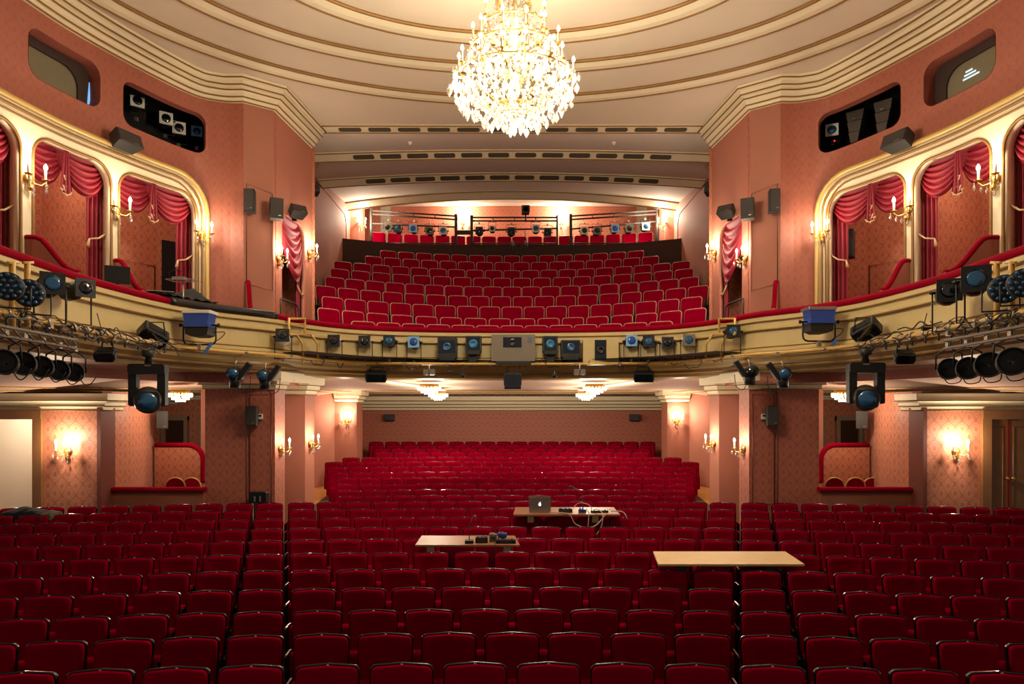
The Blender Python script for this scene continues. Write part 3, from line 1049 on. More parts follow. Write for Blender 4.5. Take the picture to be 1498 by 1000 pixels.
# ================================================================== theatre seats
def seat_outline(w0, w1, z0, z1, r, peak, n=4):
    """backrest outline, bottom width w0, top width w1, rounded top corners, slightly peaked top"""
    out = [(-w0, z0), (w0, z0)]
    for i in range(n + 1):
        t = PI / 2 * i / n
        out.append((w1 - r + r * math.cos(t), z1 - r + r * math.sin(t)))
    out.append((0, z1 + peak))
    for i in range(n + 1):
        t = PI / 2 + PI / 2 * i / n
        out.append((-w1 + r + r * math.cos(t), z1 - r + r * math.sin(t)))
    return out


def inset(poly, k, c):
    return [(c[0] + (x - c[0]) * (1 - k / .23), c[1] + (z - c[1]) * (1 - k / .22)) for x, z in poly]


def cushion(mb, poly, y0, rings, c):
    """upholstered pad: rings of (inset, y)"""
    n = len(poly)
    vs = []
    for k, y in rings:
        vs += [(x, y0 + y, z) for x, z in inset(poly, k, c)]
    fs = [list(range(n))]
    for i in range(len(rings) - 1):
        fs += [(i * n + j, i * n + (j + 1) % n, (i + 1) * n + (j + 1) % n, (i + 1) * n + j) for j in range(n)]
    fs += [list(range((len(rings) - 1) * n, len(rings) * n))[::-1]]
    mb.add(vs, fs, True)


def make_seat(kind):
    stalls = kind == 'stalls'
    vel, fr = (M_SEAT, M_BLACKW) if stalls else (M_SEATB, M_FRAMEC)
    P = {}
    k_ = 1.0 if stalls else 1.11
    o = seat_outline(.222 * k_, .228 * k_, .36, .835, .045 if stalls else .06, .014 if stalls else .004)
    c = (0, .6)
    b = MB()
    b.m = Matrix.Translation((0, .0, .36)) @ Matrix.Rotation(math.radians(-7), 4, 'X') @ Matrix.Translation((0, 0, -.36))
    cushion(b, inset(o, .007, c), 0, [(0, .02), (.0, -.012), (.012, -.026), (.05, -.020), (.11, -.008)], c)
    P['backrest'] = b.mesh('backrest', vel)
    f = MB()
    f.m = b.m.copy()
    f.prism(o, .012, .045, 'y')
    # raised lip along sides and top
    lip = [q for q in o[2:]]
    f.tube([(o[1][0], .012, o[1][1])] + [(x, .012, z) for x, z in lip] + [(o[0][0], .012, o[0][1])],
           [.004] + [.009 if z > .80 else .005 for x, z in lip] + [.004] if stalls else .013, 5)
    P['back_frame'] = f.mesh('back_frame', fr)
    s = MB()
    s.m = Matrix.Translation((0, -.05, .15)) @ Matrix.Rotation(math.radians(-4), 4, 'X')
    so = rrect(-.225, 0, .225, .35, .03, 2)
    cushion(s, so, 0, [(0, 0), (0, -.05), (.012, -.07), (.06, -.075)], (0, .175))
    P['seat'] = s.mesh('seat', vel)
    for sx in (-1, 1):
        l = MB()
        l.rbox((sx * .238, -.06, .25), (.018, .22, .5), .03, 'x')
        P['leg%d' % sx] = l.mesh('leg', M_BLACKW)
    n = MB()
    n.m = b.m.copy()
    n.lathe([(.011, .0), (.011, -.004), (.004, -.005)], 8, (0, .004, .836 if stalls else .84), axis='y')
    P['number_plate'] = n.mesh('number_plate', M_PLATE)
    return P


def place_seat(P, name, label, group, loc, rz, cat='theatre seat'):
    t = thing(name, label, cat, loc, rz, group)
    for k, me in P.items():
        link('leg' if k.startswith('leg') else k, me, t)
    return t


STALLS = make_seat('stalls')
BALC = make_seat('balcony')


def row_xy(x, d, R):
    """point on a row's arc that bows towards the back at the axis"""
    return Vector((x, d - R + math.sqrt(R * R - x * x)))


seat_rows = []
for i in range(23):
    d, R = ROWD[i], ROWD[i] + 28
    xs = []
    if i <= 10:
        hw = .3255 * d
        n = 6 + i
        xs = [-hw + 2 * hw * (k + .5) / n for k in range(n)]
        x, wd = .3285 * d + .26, .522
        lim = min(.772 * d * .95 + .2, 8.95)
        while x < lim:
            xs += [x, -x]
            x += wd * math.cos(x / R)
    else:
        hw = {11: 255, 12: 254, 13: 257, 14: 256, 15: 266, 16: 269, 17: 272, 18: 247, 19: 200, 20: 203, 21: 209, 22: 209}[i] * d / F
        n = int(round(2 * hw / .515))
        if n % 2 != i % 2:
            n -= 1
        xs = [-hw + 2 * hw * (k + .5) / n for k in range(n)]
    xs.sort()
    seat_rows.append((i, R, xs))
stuff_rows = []
SEATPOS = {}
for i, R, xs in seat_rows:
    z = CZ - Hs[i] - SEAT_TOP
    for k, x in enumerate(xs):
        p = row_xy(x, ROWD[i], R)
        rz = math.asin(-x / R)
        SEATPOS[(i, k)] = (p, z)
        if i <= 12:
            place_seat(STALLS, 'stalls_chair', 'dark red velvet stalls seat, %s row from the front, %s seat from the left' % (ORD[i], ORD[k]),
                       'stalls seats row %s' % ORD[i], (p.x, p.y, z), rz)
        else:
            stuff_rows.append((p.x, p.y, z, rz))
# the far stalls rows, beyond the three hundred largest, joined by material
rear = thing('rear_stalls_seats', 'small dark red velvet seats filling the rear stalls under the balcony', 'seats')
rear['kind'] = 'stuff'
for key, m in (('backrest', M_SEAT), ('back_frame', M_BLACKW), ('seat', M_SEAT), ('number_plate', M_PLATE)):
    b = MB()
    me = STALLS[key]
    vs = [v.co.copy() for v in me.vertices]
    fs = [tuple(p.vertices) for p in me.polygons]
    for x, y, z, rz in stuff_rows:
        b.m = Matrix.Translation((x, y, z)) @ Matrix.Rotation(rz, 4, 'Z')
        b.add(vs, fs, key != 'back_frame')
    o = b.build({'backrest': 'backrests', 'back_frame': 'back_frames', 'seat': 'seats', 'number_plate': 'number_plates'}[key], m, rear)
    o['kind'] = 'stuff'

BX = [3.45, 4.15, 4.35, 4.75, 4.8, 4.95, 5.1, 4.5, 4.25]
for i in range(9):
    cy, R = SEATC[i]
    amax = math.asin(BX[i] / R) if BX[i] < R else 1.3
    n = int(round(2 * amax * R / .546))
    if n % 2 == (i % 2):
        n -= 1
    for k in range(n):
        a = -amax + 2 * amax * (k + .5) / n
        x, y = math.sin(a) * R, cy + math.cos(a) * R
        place_seat(BALC, 'balcony_chair', 'crimson balcony seat with beige edge, %s balcony row from the front, %s from the left' % (ORD[i], ORD[k]),
                   'balcony seats row %s' % ORD[i], (x, y, Hz(BH[i] - SEAT_TOP)), -a)
zr = Hz(BH[8] + 1.2 - SEAT_TOP)
for k in range(18):
    x = -4.75 + 9.5 * k / 17
    place_seat(BALC, 'balcony_chair', 'dark red seat behind the lighting rig in the rearmost gallery row, %s from the left' % ORD[k],
               'rearmost gallery seats', (x, 24.9 - x * x / 40, zr), math.asin(-x / 20))

# dark parapet in front of the rearmost gallery row
mb = MB()
mb.box((0, 24.1, Hz(5.08)), (10.3, .06, 1.5))
struct(mb.build('wall_gallery_parapet', mat('dark_parapet', (40, 31, 24), .7)), 'dark parapet in front of the rearmost gallery row')


# ================================================================== wall sconces
def make_sconce(full=True):
    P = {}
    b = MB()
    b.lathe([(.02, .0), (.05, -.01), (.055, -.02), (.03, -.035)], 12, (0, 0, -.05), axis='y')
    b.lathe([(.012, -.17), (.03, -.14), (.02, -.1), (.028, -.06), (.015, -.02)], 10, (0, -.03, 0))
    P['backplate'] = (b.mesh('backplate', M_BRASS), None)
    for sx in (-1, 1):
        a = MB()
        a.tube([(0, -.03, -.06), (sx * .03, -.06, -.10), (sx * .07, -.09, -.105), (sx * .10, -.11, -.07), (sx * .10, -.11, -.05)], .007, 6)
        a.lathe([(.006, -.055), (.034, -.045), (.036, -.04), (.008, -.035)], 10, (sx * .10, -.11, 0))
        P['arm%d' % sx] = (a.mesh('arm', M_BRASS), None)
        c = MB()
        c.cyl((sx * .10, -.11, -.04), (sx * .10, -.11, .05), .011, n=8)
        P['candle%d' % sx] = (c.mesh('candle', M_CANDLE), 'arm%d' % sx)
        c = MB()
        c.lathe([(.003, .05), (.013, .06), (.019, .075), (.015, .095), (.003, .118)], 8, (sx * .10, -.11, 0))
        P['bulb%d' % sx] = (c.mesh('bulb', M_BULB), 'arm%d' % sx)
    k = 0
    for sx in (-1, 0, 1):
        for dy, dz in ((-.02, 0), (.02, -.03)):
            c = MB()
            c.lathe([(.002, 0), (.004, -.03), (.014, -.045), (.011, -.065), (.002, -.085)], 6,
                    (sx * .10 + (dy if sx else dy), -.12 + dy + (0.05 if sx == 0 else 0), -.06 + dz - (.06 if sx == 0 else 0)), smooth=False)
            P['drop%d' % k] = (c.mesh('crystal_drop', M_CRYST), None)
            k += 1
    return P


SCON = make_sconce()


def place_sconce(p, nrm, label, group, watts=E_SCONCE, scale=1.25):
    """p is the point on the wall behind the flames; nrm the wall's inward normal in plan"""
    rz = math.atan2(nrm.x, -nrm.y) if True else 0
    t = thing('wall_sconce', label, 'wall lamp', (p.x, p.y, p.z - .09 * scale), rz, group)
    t.scale = (scale,) * 3
    made = {}
    for k, (me, par) in SCON.items():
        nm = ''.join(c for c in k if not c.isdigit() and c != '-')
        nm = {'drop': 'crystal_drop'}.get(nm, nm)
        made[k] = link(nm, me, t if par is None else made[par])
    lamp_light(t, (0, -.20, .10), watts, .07)
    return t


def mirp(p):
    return Vector((-p.x, p.y, p.z))


def mirn(n):
    return Vector((-n.x, n.y))


def pair(path, px, py, n, lab, group, watts=E_SCONCE, scale=1.25):
    p, nn = path.pt(px, py, n)
    place_sconce(p, nn, lab % 'left', group, watts, scale)
    place_sconce(mirp(p), mirn(nn), lab % 'right', group, watts, scale)


pair(WU, 31, 240, .09, 'crystal wall sconce on the cream column between the nearest two boxes, %s', 'sconces on the box arcades', scale=1.4)
pair(WU, 162, 290, .09, 'crystal wall sconce on the cream column between middle and far box, %s', 'sconces on the box arcades', scale=1.4)
pair(WU, 292, 329, .09, 'crystal wall sconce on the last arcade column by the %s pier', 'sconces on the box arcades', scale=1.3)
pair(REVEAL, 406, 364, .0, 'crystal wall sconce in front of the curtained gallery opening, %s', 'sconces on the upper piers', 26)
pair(REVEAL, 451, 357, .0, 'crystal wall sconce behind the curtained gallery opening, %s', 'sconces on the upper piers', 26)
GPR = Path([(-5.16, 23.05), (-5.10, 23.7)])
for s_, W in ((1, 'left'), (-1, 'right')):
    p = U(527, 320, 23.2)
    place_sconce(Vector((s_ * p.x, p.y, p.z)), Vector((s_ * .6, -.8)), 'crystal wall sconce on the rear gallery pier, %s' % W, 'sconces at the gallery rear', 100, 1.3)
    p = U(677, 319, 26.28)
    place_sconce(Vector((s_ * p.x, p.y, p.z)), Vector((0, -1)), 'crystal wall sconce on the gallery back wall, %s' % W, 'sconces at the gallery rear', 100, 1.3)
    p = U(100, 645, 12.3)
    place_sconce(Vector((s_ * p.x, p.y, p.z)), Vector((0, -1)), 'crystal wall sconce on the salmon wall beside the %s door' % W, 'sconces in the stalls', 24, 1.3)
    p = U(409, 643, 12.96)
    place_sconce(Vector((s_ * -4.40, 12.96, p.z)), Vector((s_ * .97, -.24)), 'crystal wall sconce on the front stalls pier, %s' % W, 'sconces in the stalls', 13, 1.2)
    p = U(453, 637, 14.2)
    place_sconce(Vector((s_ * -4.2, 14.2, p.z)), Vector((s_ * .97, -.2)), 'crystal wall sconce on the stalls pilaster behind the front pier, %s' % W, 'sconces in the stalls', 13, 1.2)
    p = U(508, 606, 19.0)
    place_sconce(Vector((s_ * p.x, 19.0, p.z)), Vector((0, -1)), 'crystal wall sconce on the rear stalls pier, %s' % W, 'sconces in the stalls', 22, 1.3)


# ================================================================== ceiling lamps under the balcony
def ceiling_lamp(p, label, watts, w=.42, group='crystal ceiling lamps'):
    t = thing('ceiling_lamp', label, 'ceiling lamp', p, 0, group)
    MB().lathe([(w * .42, .10), (w * .44, .03), (w * .40, .0)], 16).build('mounting_plate', M_BRASS, t)
    for k, (r, z0, z1) in enumerate(((w * .5, .04, -.03), (w * .36, -.03, -.08), (w * .2, -.08, -.12))):
        b = MB()
        n = 20 - 5 * k
        for i in range(n):
            a = 2 * PI * i / n
            b.m = Matrix.Translation((r * math.cos(a), r * math.sin(a), 0)) @ Matrix.Rotation(a, 4, 'Z')
            b.lathe([(.008, z0), (.014, (z0 + z1) / 2), (.010, z1), (.002, z1 - .012)], 6, smooth=False)
        b.build('crystal_tier', mat('lamp_crystal', (255, 246, 226), .25, trans=.3, emit=(255, 236, 200), estr=2.2), t)
    for sx in (-.08, .08):
        MB().ball((sx, 0, -.01), .035, 8).build('bulb', M_BULB, t)
    lamp_light(t, (0, 0, -.22), watts, .12)


for s_, W in ((1, 'left'), (-1, 'right')):
    p = U(628, 576, 14.9 + .9)
    ceiling_lamp((s_ * p.x, p.y, Hz(.50)), 'larger crystal ceiling lamp under the balcony, front one on the %s' % W, E_LAMP * 1.2, .52)
    p = U(641, 584, 18.0)
    ceiling_lamp((s_ * p.x, p.y, Hz(.40)), 'smaller crystal ceiling lamp under the balcony, rear one on the %s' % W, E_LAMP, .5)
    p = U(264, 585, 13.5)
    ceiling_lamp((s_ * p.x, p.y, Hz(.30)), 'crystal ceiling lamp over the stalls loge on the %s' % W, E_LAMP * .42, .42)


# ================================================================== chandelier
def chandelier(x, y):
    t = thing('chandelier', 'huge crystal chandelier with tiers of lit candle bulbs', 'chandelier', (x, y, Hz(3.5)))
    # local z = height above the bottom ball (H 3.5)
    b = MB()
    b.lathe([(.02, .2), (.05, .28), (.03, .4), (.075, .52), (.04, .62), (.03, .9), (.09, 1.0), (.05, 1.12), (.03, 1.5), (.08, 1.62), (.04, 1.75), (.02, 2.42)], 14)
    b.build('stem', mat('pale_brass', (216, 200, 164), .35, .5), t)
    MB().ball((0, 0, .055), .06, 12, (1, 1, .9)).build('bottom_ball', M_CRYST, t)
    drop = MB().lathe([(.002, 0), (.006, -.012), (.005, -.02), (.026, -.055), (.024, -.075), (.010, -.10), (.002, -.112)], 6, smooth=False).mesh('crystal_drop', M_CRYST)
    bead = MB().lathe([(.002, .02), (.018, .01), (.018, -.01), (.002, -.02)], 6, smooth=False).mesh('crystal_bead', M_CRYST)
    tiers = [(.74, .62, 16, .18), (.56, .98, 12, .20), (.40, 1.28, 8, .20), (.22, 1.56, 6, .18)]
    for r, z, n, ch in tiers:
        rg = MB()
        rg.tube([(r * math.cos(2 * PI * i / 40), r * math.sin(2 * PI * i / 40), z - .05) for i in range(40)], .012, 5, closed=True)
        rg.build('ring', M_BRASS, t)
        for i in range(n):
            a = 2 * PI * (i + .5) / n
            c, s_ = math.cos(a), math.sin(a)
            rr = r * (1.0 if i % 2 else .93)
            zz = z + (.05 if i % 2 == 0 else 0)
            arm = MB()
            arm.tube([(c * .03, s_ * .03, z - .28), (c * rr * .35, s_ * rr * .35, z - .34), (c * rr * .75, s_ * rr * .75, z - .22), (c * rr, s_ * rr, zz - .02)], .009, 5)
            arm.lathe([(.008, -.03), (.04, -.012), (.042, 0), (.01, .004)], 10, (c * rr, s_ * rr, zz))
            ao = arm.build('arm', M_BRASS, t)
            MB().cyl((c * rr, s_ * rr, zz), (c * rr, s_ * rr, zz + ch * .75), .013, n=7).build('candle', M_CANDLE, ao)
            MB().lathe([(.004, 0), (.016, .012), (.021, .03), (.014, .052), (.003, .075)], 7, (c * rr, s_ * rr, zz + ch * .75)).build('bulb', M_BULB, ao)
    # strings of drops: hanging from each ring and in a basket towards the bottom
    rnd = random.Random(3)
    rows = [(.78, .60, 34), (.72, .46, 34), (.66, .40, 30), (.58, .32, 28), (.46, .26, 24), (.34, .20, 18), (.22, .16, 12), (.60, .84, 26), (.44, 1.16, 20), (.26, 1.46, 14), (.52, .56, 22), (.34, .80, 14)]
    for r, z, n in rows:
        for i in range(n):
            a = 2 * PI * (i + rnd.random() * .5) / n
            q = rnd.uniform(.95, 1.05)
            o = link('crystal_drop', drop, t)
            o.location = (r * q * math.cos(a), r * q * math.sin(a), z + rnd.uniform(-.05, .05))
            k = rnd.uniform(.85, 1.5)
            o.scale = (k, k, k)
            o.rotation_euler = (0, 0, rnd.uniform(0, 3))
    # garlands of small beads, too fine to count
    g = MB()
    gm = [v.co.copy() for v in bead.vertices]
    gf = [tuple(p.vertices) for p in bead.polygons]
    for (r0, z0), (r1, z1), n in (((.10, .15), (.74, .58), 24), ((.08, 1.0), (.74, .62), 20), ((.06, 1.5), (.56, .95), 16), ((.06, 1.75), (.4, 1.25), 12), ((.05, 2.1), (.22, 1.55), 8)):
        for i in range(n):
            a = 2 * PI * (i + .25) / n
            m = 13
            for k in range(m + 1):
                u = k / m
                r = r0 + (r1 - r0) * u
                z = z0 + (z1 - z0) * u - .12 * 4 * u * (1 - u) * (1 if z0 > z1 else .5)
                g.m = Matrix.Translation((r * math.cos(a), r * math.sin(a), z)) @ Matrix.Scale(1.1 if k % 2 else .8, 4)
                g.add(gm, gf)
    o = g.build('bead_garlands', M_CRYST, t)
    o['kind'] = 'stuff'
    for i in range(8):
        a = 2 * PI * (i + .5) / 8
        lamp_light(t, (.70 * math.cos(a), .70 * math.sin(a), .42), E_CHAND / 11, .09)
    for i in range(4):
        a = 2 * PI * i / 4
        lamp_light(t, (.50 * math.cos(a), .50 * math.sin(a), 1.0), E_CHAND / 22, .09)
    lamp_light(t, (0, 0, -.12), E_CHAND / 11, .10)


chandelier(.026, 8.5)

t = thing('corridor_lamp', 'globe lamp on the ceiling of the corridor behind the far left door', 'ceiling lamp', (-9.7, 13.0, Hz(.24)))
MB().lathe([(.08, .0), (.08, -.03), (.04, -.05)], 14).build('ceiling_rose', M_BRASS, t)
MB().ball((0, 0, -.13), .10, 12).build('globe', M_BULB, t)
lamp_light(t, (0, 0, -.30), 27, .1, (1.0, .93, .82))

# ================================================================== curtains in the boxes
M_CURT = mat('rose_red_velvet', (134, 16, 34), .65, sheen=.3, noise=.1, nscale=6)
M_TRIM = mat('cream_braid', (214, 178, 132), .7)


def on(path, s, n, z, mi=False):
    p, nn = path.at(s)
    q = p + nn * n
    return (-q.x if mi else q.x, q.y, z)


def swag(path, s0, s1, zt, drop, n0, parent, mi, skew=0.0):
    b = MB()

    def f(u, v):
        uu = u + skew * math.sin(PI * u) * v
        w = math.sin(PI * u) ** .7 if 0 < u < 1 else 0
        z = zt - v * drop * (.22 + .78 * w) + .012 * math.sin(v * 40) * w
        n = n0 + .10 * v * w + .042 * math.sin(v * 2 * PI * 6) * (.3 + .7 * w)
        return on(path, s0 + (s1 - s0) * uu, n, z, mi)
    b.grid(f, 16, 42)
    return b.build('swag', M_CURT, parent)


def drape(path, s0, s1, zt, zb, n0, parent, mi, folds=4, name='drape'):
    b = MB()
    b.grid(lambda u, v: on(path, s0 + (s1 - s0) * u, n0 + .035 * math.sin(u * folds * 2 * PI + .6 * v), zt + (zb - zt) * v, mi), folds * 8, 5)
    return b.build(name, M_CURT, parent)


def jabot(path, s, zt, zb, n0, parent, mi, w=.16):
    b = MB()

    def f(u, v):
        k = w * (.35 + .65 * v)
        return on(path, s + k * (u - .5), n0 + .03 * math.sin(u * 6 * PI), zt + (zb - zt) * v * (1 - .25 * abs(u - .5)), mi)
    b.grid(f, 18, 8)
    o = b.build('jabot', M_CURT, parent)
    g = MB()
    g.tube([f(u / 12, 1) for u in range(13)], .012, 5)
    g.tube([f(.5 + .42 * math.sin(k / 8 * 4 * PI), .45 + .5 * k / 8) for k in range(9)], .008, 5)
    g.build('braid_trim', M_TRIM, o)


def curtain_set(path, pa, pb, label, mi, wide_far=True, full=True):
    s0, s1 = path.px(pa), path.px(pb)
    p, nn = path.at((s0 + s1) / 2)
    t = thing('box_curtain', label, 'curtain', (0, 0, 0))
    zt, m = Hz(3.83), (s0 + s1) / 2
    L = s1 - s0
    swag(path, s0 - .06, m + .06, zt, .62, -.16, t, mi)
    swag(path, m - .06, s1 + .06, zt, .62, -.14, t, mi)
    jabot(path, m, zt - .02, Hz(3.14), -.03, t, mi, .2)
    drape(path, s1 - .22, s1 + .08, zt, Hz(1.5), -.18, t, mi, 4)
    drape(path, s0 - .06, s0 + .12, zt, Hz(1.5), -.20, t, mi, 3)
    g = MB()
    g.tube([on(path, s1 - .24, -.08, Hz(2.62), mi), on(path, s1 - .1, -.06, Hz(2.66), mi), on(path, s1 + .03, -.02, Hz(2.78), mi)], .014, 6)
    g.tube([on(path, s1 - .24, -.08, Hz(2.62), mi), on(path, s1 - .26, -.09, Hz(2.50), mi)], [.012, .03], 6)
    g.build('tie_back', M_TRIM, t)
    return t


names = ['nearest', 'middle', 'farthest']
for sd in (0, 1):
    for (a, b), nm in zip(BOXES, names):
        curtain_set(WU, a, b, 'draped rose red velvet curtain in the %s box on the %s' % (nm, SIDES[sd]), bool(sd))
    mi = bool(sd)
    t = thing('gallery_curtain', 'red draped curtain in the narrow pier opening on the %s' % SIDES[sd], 'curtain')
    s0, s1 = REVEAL.px(412.5), REVEAL.px(445.5)
    swag(REVEAL, s0, s1 + .05, Hz(3.83), 1.25, -.10, t, mi, .12)
    drape(REVEAL, s0, s0 + .22, Hz(3.8), Hz(1.0), -.14, t, mi, 3)
    drape(REVEAL, s1 - .16, s1 + .02, Hz(3.8), Hz(1.0), -.12, t, mi, 3)
    g = MB()
    g.tube([on(REVEAL, s1 - .25, -.05, Hz(2.55), mi), on(REVEAL, s1 - .1, -.03, Hz(2.38), mi), on(REVEAL, s1 + .02, -.02, Hz(2.42), mi)], .014, 6)
    g.build('tie_back', M_TRIM, t)


# ------------------------------------------------------------------ S-curved dividers between the boxes
def box_divider(path, px, label, mi, L=None, top=2.34):
    p, nn = path.at(path.px(px))
    if L is None:                                   # run out to the rail
        L = .3
        while L < 1.2:
            q = p + nn * L
            if min((q - r).length for r in RP.p) < .12:
                break
            L += .02
    # seen from the stage the divider leans along the rail, following the box floor
    t = thing('box_divider', label, 'partition')
    zb, zt, zl = Hz(1.72), Hz(top), Hz(1.84)
    prof = [(0, zt), (.27 * L, zt - .01)]
    for i in range(1, 9):
        u = i / 8
        prof.append((L * (.27 + .73 * u), zl + (zt - zl) * (.5 + .5 * math.cos(PI * u ** .8))))
    sg = -1 if mi else 1
    tt = Vector((nn.y, -nn.x)) * .025
    poly = prof + [(L, zb), (0, zb)]
    b = MB()
    n_ = len(poly)
    vs = []
    for k in (-1, 1):
        vs += [((p.x + nn.x * a + tt.x * k) * sg, p.y + nn.y * a + tt.y * k, z) for a, z in poly]
    b.add(vs, [list(range(n_)), list(range(n_, 2 * n_))[::-1]] + [(i, (i + 1) % n_, n_ + (i + 1) % n_, n_ + i) for i in range(n_)])
    b.build('panel', M_PLAIN, t)
    g = MB()
    g.tube([((p.x + nn.x * a) * sg, p.y + nn.y * a, z) for a, z in prof], .04, 7)
    g.build('velvet_edge', M_VELV, t)


for sd in (0, 1):
    W = SIDES[sd]
    box_divider(WU, 31, 'terracotta box divider with red velvet edge between the nearest two boxes, %s' % W, bool(sd))
    box_divider(WU, 163, 'terracotta box divider with red velvet edge between middle and far box, %s' % W, bool(sd))
    box_divider(PIER, 362, 'short terracotta divider with red velvet edge against the upper %s pier' % W, bool(sd), .2)


# ================================================================== loudspeakers
def speaker(p, w, h, d, rz, tilt, label, group=None, wedge=False):
    t = thing('loudspeaker', label, 'loudspeaker', p, rz, group)
    R = Matrix.Rotation(tilt, 4, 'X')
    b = MB()
    b.m = R
    b.prism([(-w / 2, 0), (w / 2, 0), (w / 2 * .8, d), (-w / 2 * .8, d)] if not wedge else [(-w / 2, 0), (w / 2, 0), (w / 2 * .7, d), (-w / 2 * .7, d)], -h / 2, h / 2, 'z')
    b.build('cabinet', mat('speaker_cabinet', (40, 35, 32), .6, noise=.1), t)
    g = MB()
    g.m = R
    g.rbox((0, -.006, 0), (w * .92, .014, h * .94), .012, 'y')
    g.build('grille', mat('speaker_grille', (58, 52, 48), .7, bump=.3, bscale=400), t)
    g = MB()
    g.m = R
    g.box((w * .2, -.015, -h * .36), (w * .2, .005, h * .03))
    g.build('badge', M_STEEL, t)
    g = MB()
    g.m = R
    g.tube([(0, d * .6, 0), (0, d + .08, 0)], .018, 6)
    g.box((0, d + .08, 0), (.1, .015, .14))
    g.build('bracket', M_BLACK, t)
    return t


def wall_yaw(nn):
    return math.atan2(nn.x, -nn.y)


for s_, W in ((1, 'left'), (-1, 'right')):
    def sp(px, py, d, wpx, hpx, yaw, tilt, label, dep=.2, wedge=False):
        p = U(px, py, d)
        speaker((s_ * p.x, p.y, p.z), wpx * d / F, hpx * d / F, dep, s_ * yaw, tilt, label % W, None, wedge)
    sp(364, 292, 12.19, 15, 33, .1, 0, 'tall black loudspeaker at the outer edge of the upper %s pier')
    sp(405, 304, 12.42, 19, 30, .5, 0, 'black loudspeaker on the corner of the upper %s pier')
    sp(438, 305, 13.3, 24, 14, .75, -.5, 'tilted black loudspeaker above the gallery curtain on the %s')
    sp(461, 273, 16.5, 13, 17, .5, -.3, 'small black loudspeaker at the gallery ceiling corner on the %s')
    p, nn = WU.pt(168, 206, .33)
    speaker((s_ * p.x, p.y, p.z), .44, .22, .22, s_ * wall_yaw(nn), -.35, 'tilted black loudspeaker above the %s box arcade' % W)
    sp(367, 608, 12.55, 16, 29, .05, 0, 'black loudspeaker hung on the front stalls pier, %s')
    sp(237, 614, 14.0, 16, 26, .35, 0, 'grey black loudspeaker inside the stalls loge on the %s')
    sp(570, 610, 22.42, 15, 9, .2, -.25, 'small black loudspeaker on the stalls back wall, %s')
    p = U(731 - 319 if 0 else 381, 609, 12.75)
    t = thing('wall_socket', 'small white wall socket box beside the stalls pier loudspeaker, %s' % W, 'socket', (s_ * p.x, p.y, p.z))
    MB().rbox((0, 0, 0), (.085, .04, .10), .01).build('cover', M_WHITE, t)
    MB().box((0, -.022, .015), (.05, .01, .03)).build('outlet', M_BLACK, t)
    p = U(253 if s_ > 0 else 251, 587, 16.1)
    t = thing('exit_sign', 'small white exit sign above the loge door on the %s' % W, 'exit sign', (s_ * p.x, p.y, p.z))
    MB().rbox((0, 0, 0), (.19, .05, .10), .012).build('housing', M_WHITE, t)
    g = MB()
    for x0, w0 in ((-.06, .025), (-.02, .04), (.035, .045)):
        g.box((x0, -.027, -.005), (w0, .004, .045))
    g.build('pictogram', mat('exit_green', (96, 128, 84), .5), t)
# black loudspeaker hanging in the farthest right box
speaker((-U(258, 352, 12.0).x, 12.2, U(258, 352, 12.0).z), .36, .48, .3, -.7, 0, 'large black loudspeaker hanging in the farthest box on the right')


# ================================================================== loge chairs and tables
def loge_chair(p, label):
    t = thing('loge_chair', label, 'chair', p, 0, 'gilt chairs in the loges')
    MB().rbox((0, 0, .44), (.38, .42, .07), .04, 'z').build('seat', M_VELV, t)
    for x in (-1, 1):
        for y in (-1, 1):
            MB().cyl((x * .18, y * .18, 0), (x * .17, y * .17, .42), .014, .02, 8).build('leg', M_GOLDL, t)
    o = [(.19 * math.cos(a), .72 + .17 * math.sin(a) - .02) for a in [i * PI / 10 for i in range(11)]] + [(-.17, .48), (.17, .48)]
    MB().prism(o, .165, .2, 'y').build('backrest', M_VELV, t)
    g = MB()
    g.tube([(x, .18, z) for x, z in [(.17, .46)] + o[:11] + [(-.17, .46)]], .018, 7)
    g.build('back_frame', M_GOLDL, t)


for px, lab in ((250, 'gilt round-backed red chair in the left loge, left one'), (274, 'gilt round-backed red chair in the left loge, right one'),
                (1227, 'gilt round-backed red chair in the right loge, leftmost'), (1258, 'gilt round-backed red chair in the right loge, middle one'),
                (1283, 'gilt round-backed red chair in the right loge, rightmost')):
    d = 13.9 if px in (274, 1283) else 13.35
    p = U(px, 700, d)
    loge_chair((p.x, d, p.z - .87), lab)


def board_table(xa0, xa1, ya, xb0, xb1, yb, z, m, label, blocks, bm):
    t = thing('desk_board', label, 'desk board')
    b = MB()
    vs = []
    for zz in (z - .024, z):
        vs += [(xa0, ya, zz), (xa1, ya, zz), (xb1, yb, zz), (xb0, yb, zz)]
    b.add(vs, [(0, 3, 2, 1), (4, 5, 6, 7), (0, 1, 5, 4), (1, 2, 6, 5), (2, 3, 7, 6), (3, 0, 4, 7)])
    b.build('board', m, t)
    for x in blocks:
        MB().box((x, ya + .10, z - .085), (.10, .05, .12)).build('support_block', bm, t)
        MB().box((x, ya + .18, z - .045), (.12, .18, .04)).build('cross_batten', M_DGREY, t)
    return t


zA, zB, zC = Hz(-1.735), Hz(-1.655), Hz(-1.785)
board_table(-1.25, .10, 8.82, -1.25, .04, 9.48, zA, M_WOODB, 'brown plywood desk board across the seats with a gooseneck microphone', (-1.06, -.06), M_WOODL)
board_table(.02, 1.72, 10.90, .06, 1.74, 11.7, zB, M_WOODB, 'brown plywood desk board across the seats carrying the laptop', (.30, 1.34), M_WOODL)
board_table(1.70, 3.40, 7.94, 1.79, 3.46, 8.66, zC, M_WOODL, 'bare pale wooden desk board across the seats on the right', (2.0, 3.04), M_DGREY)

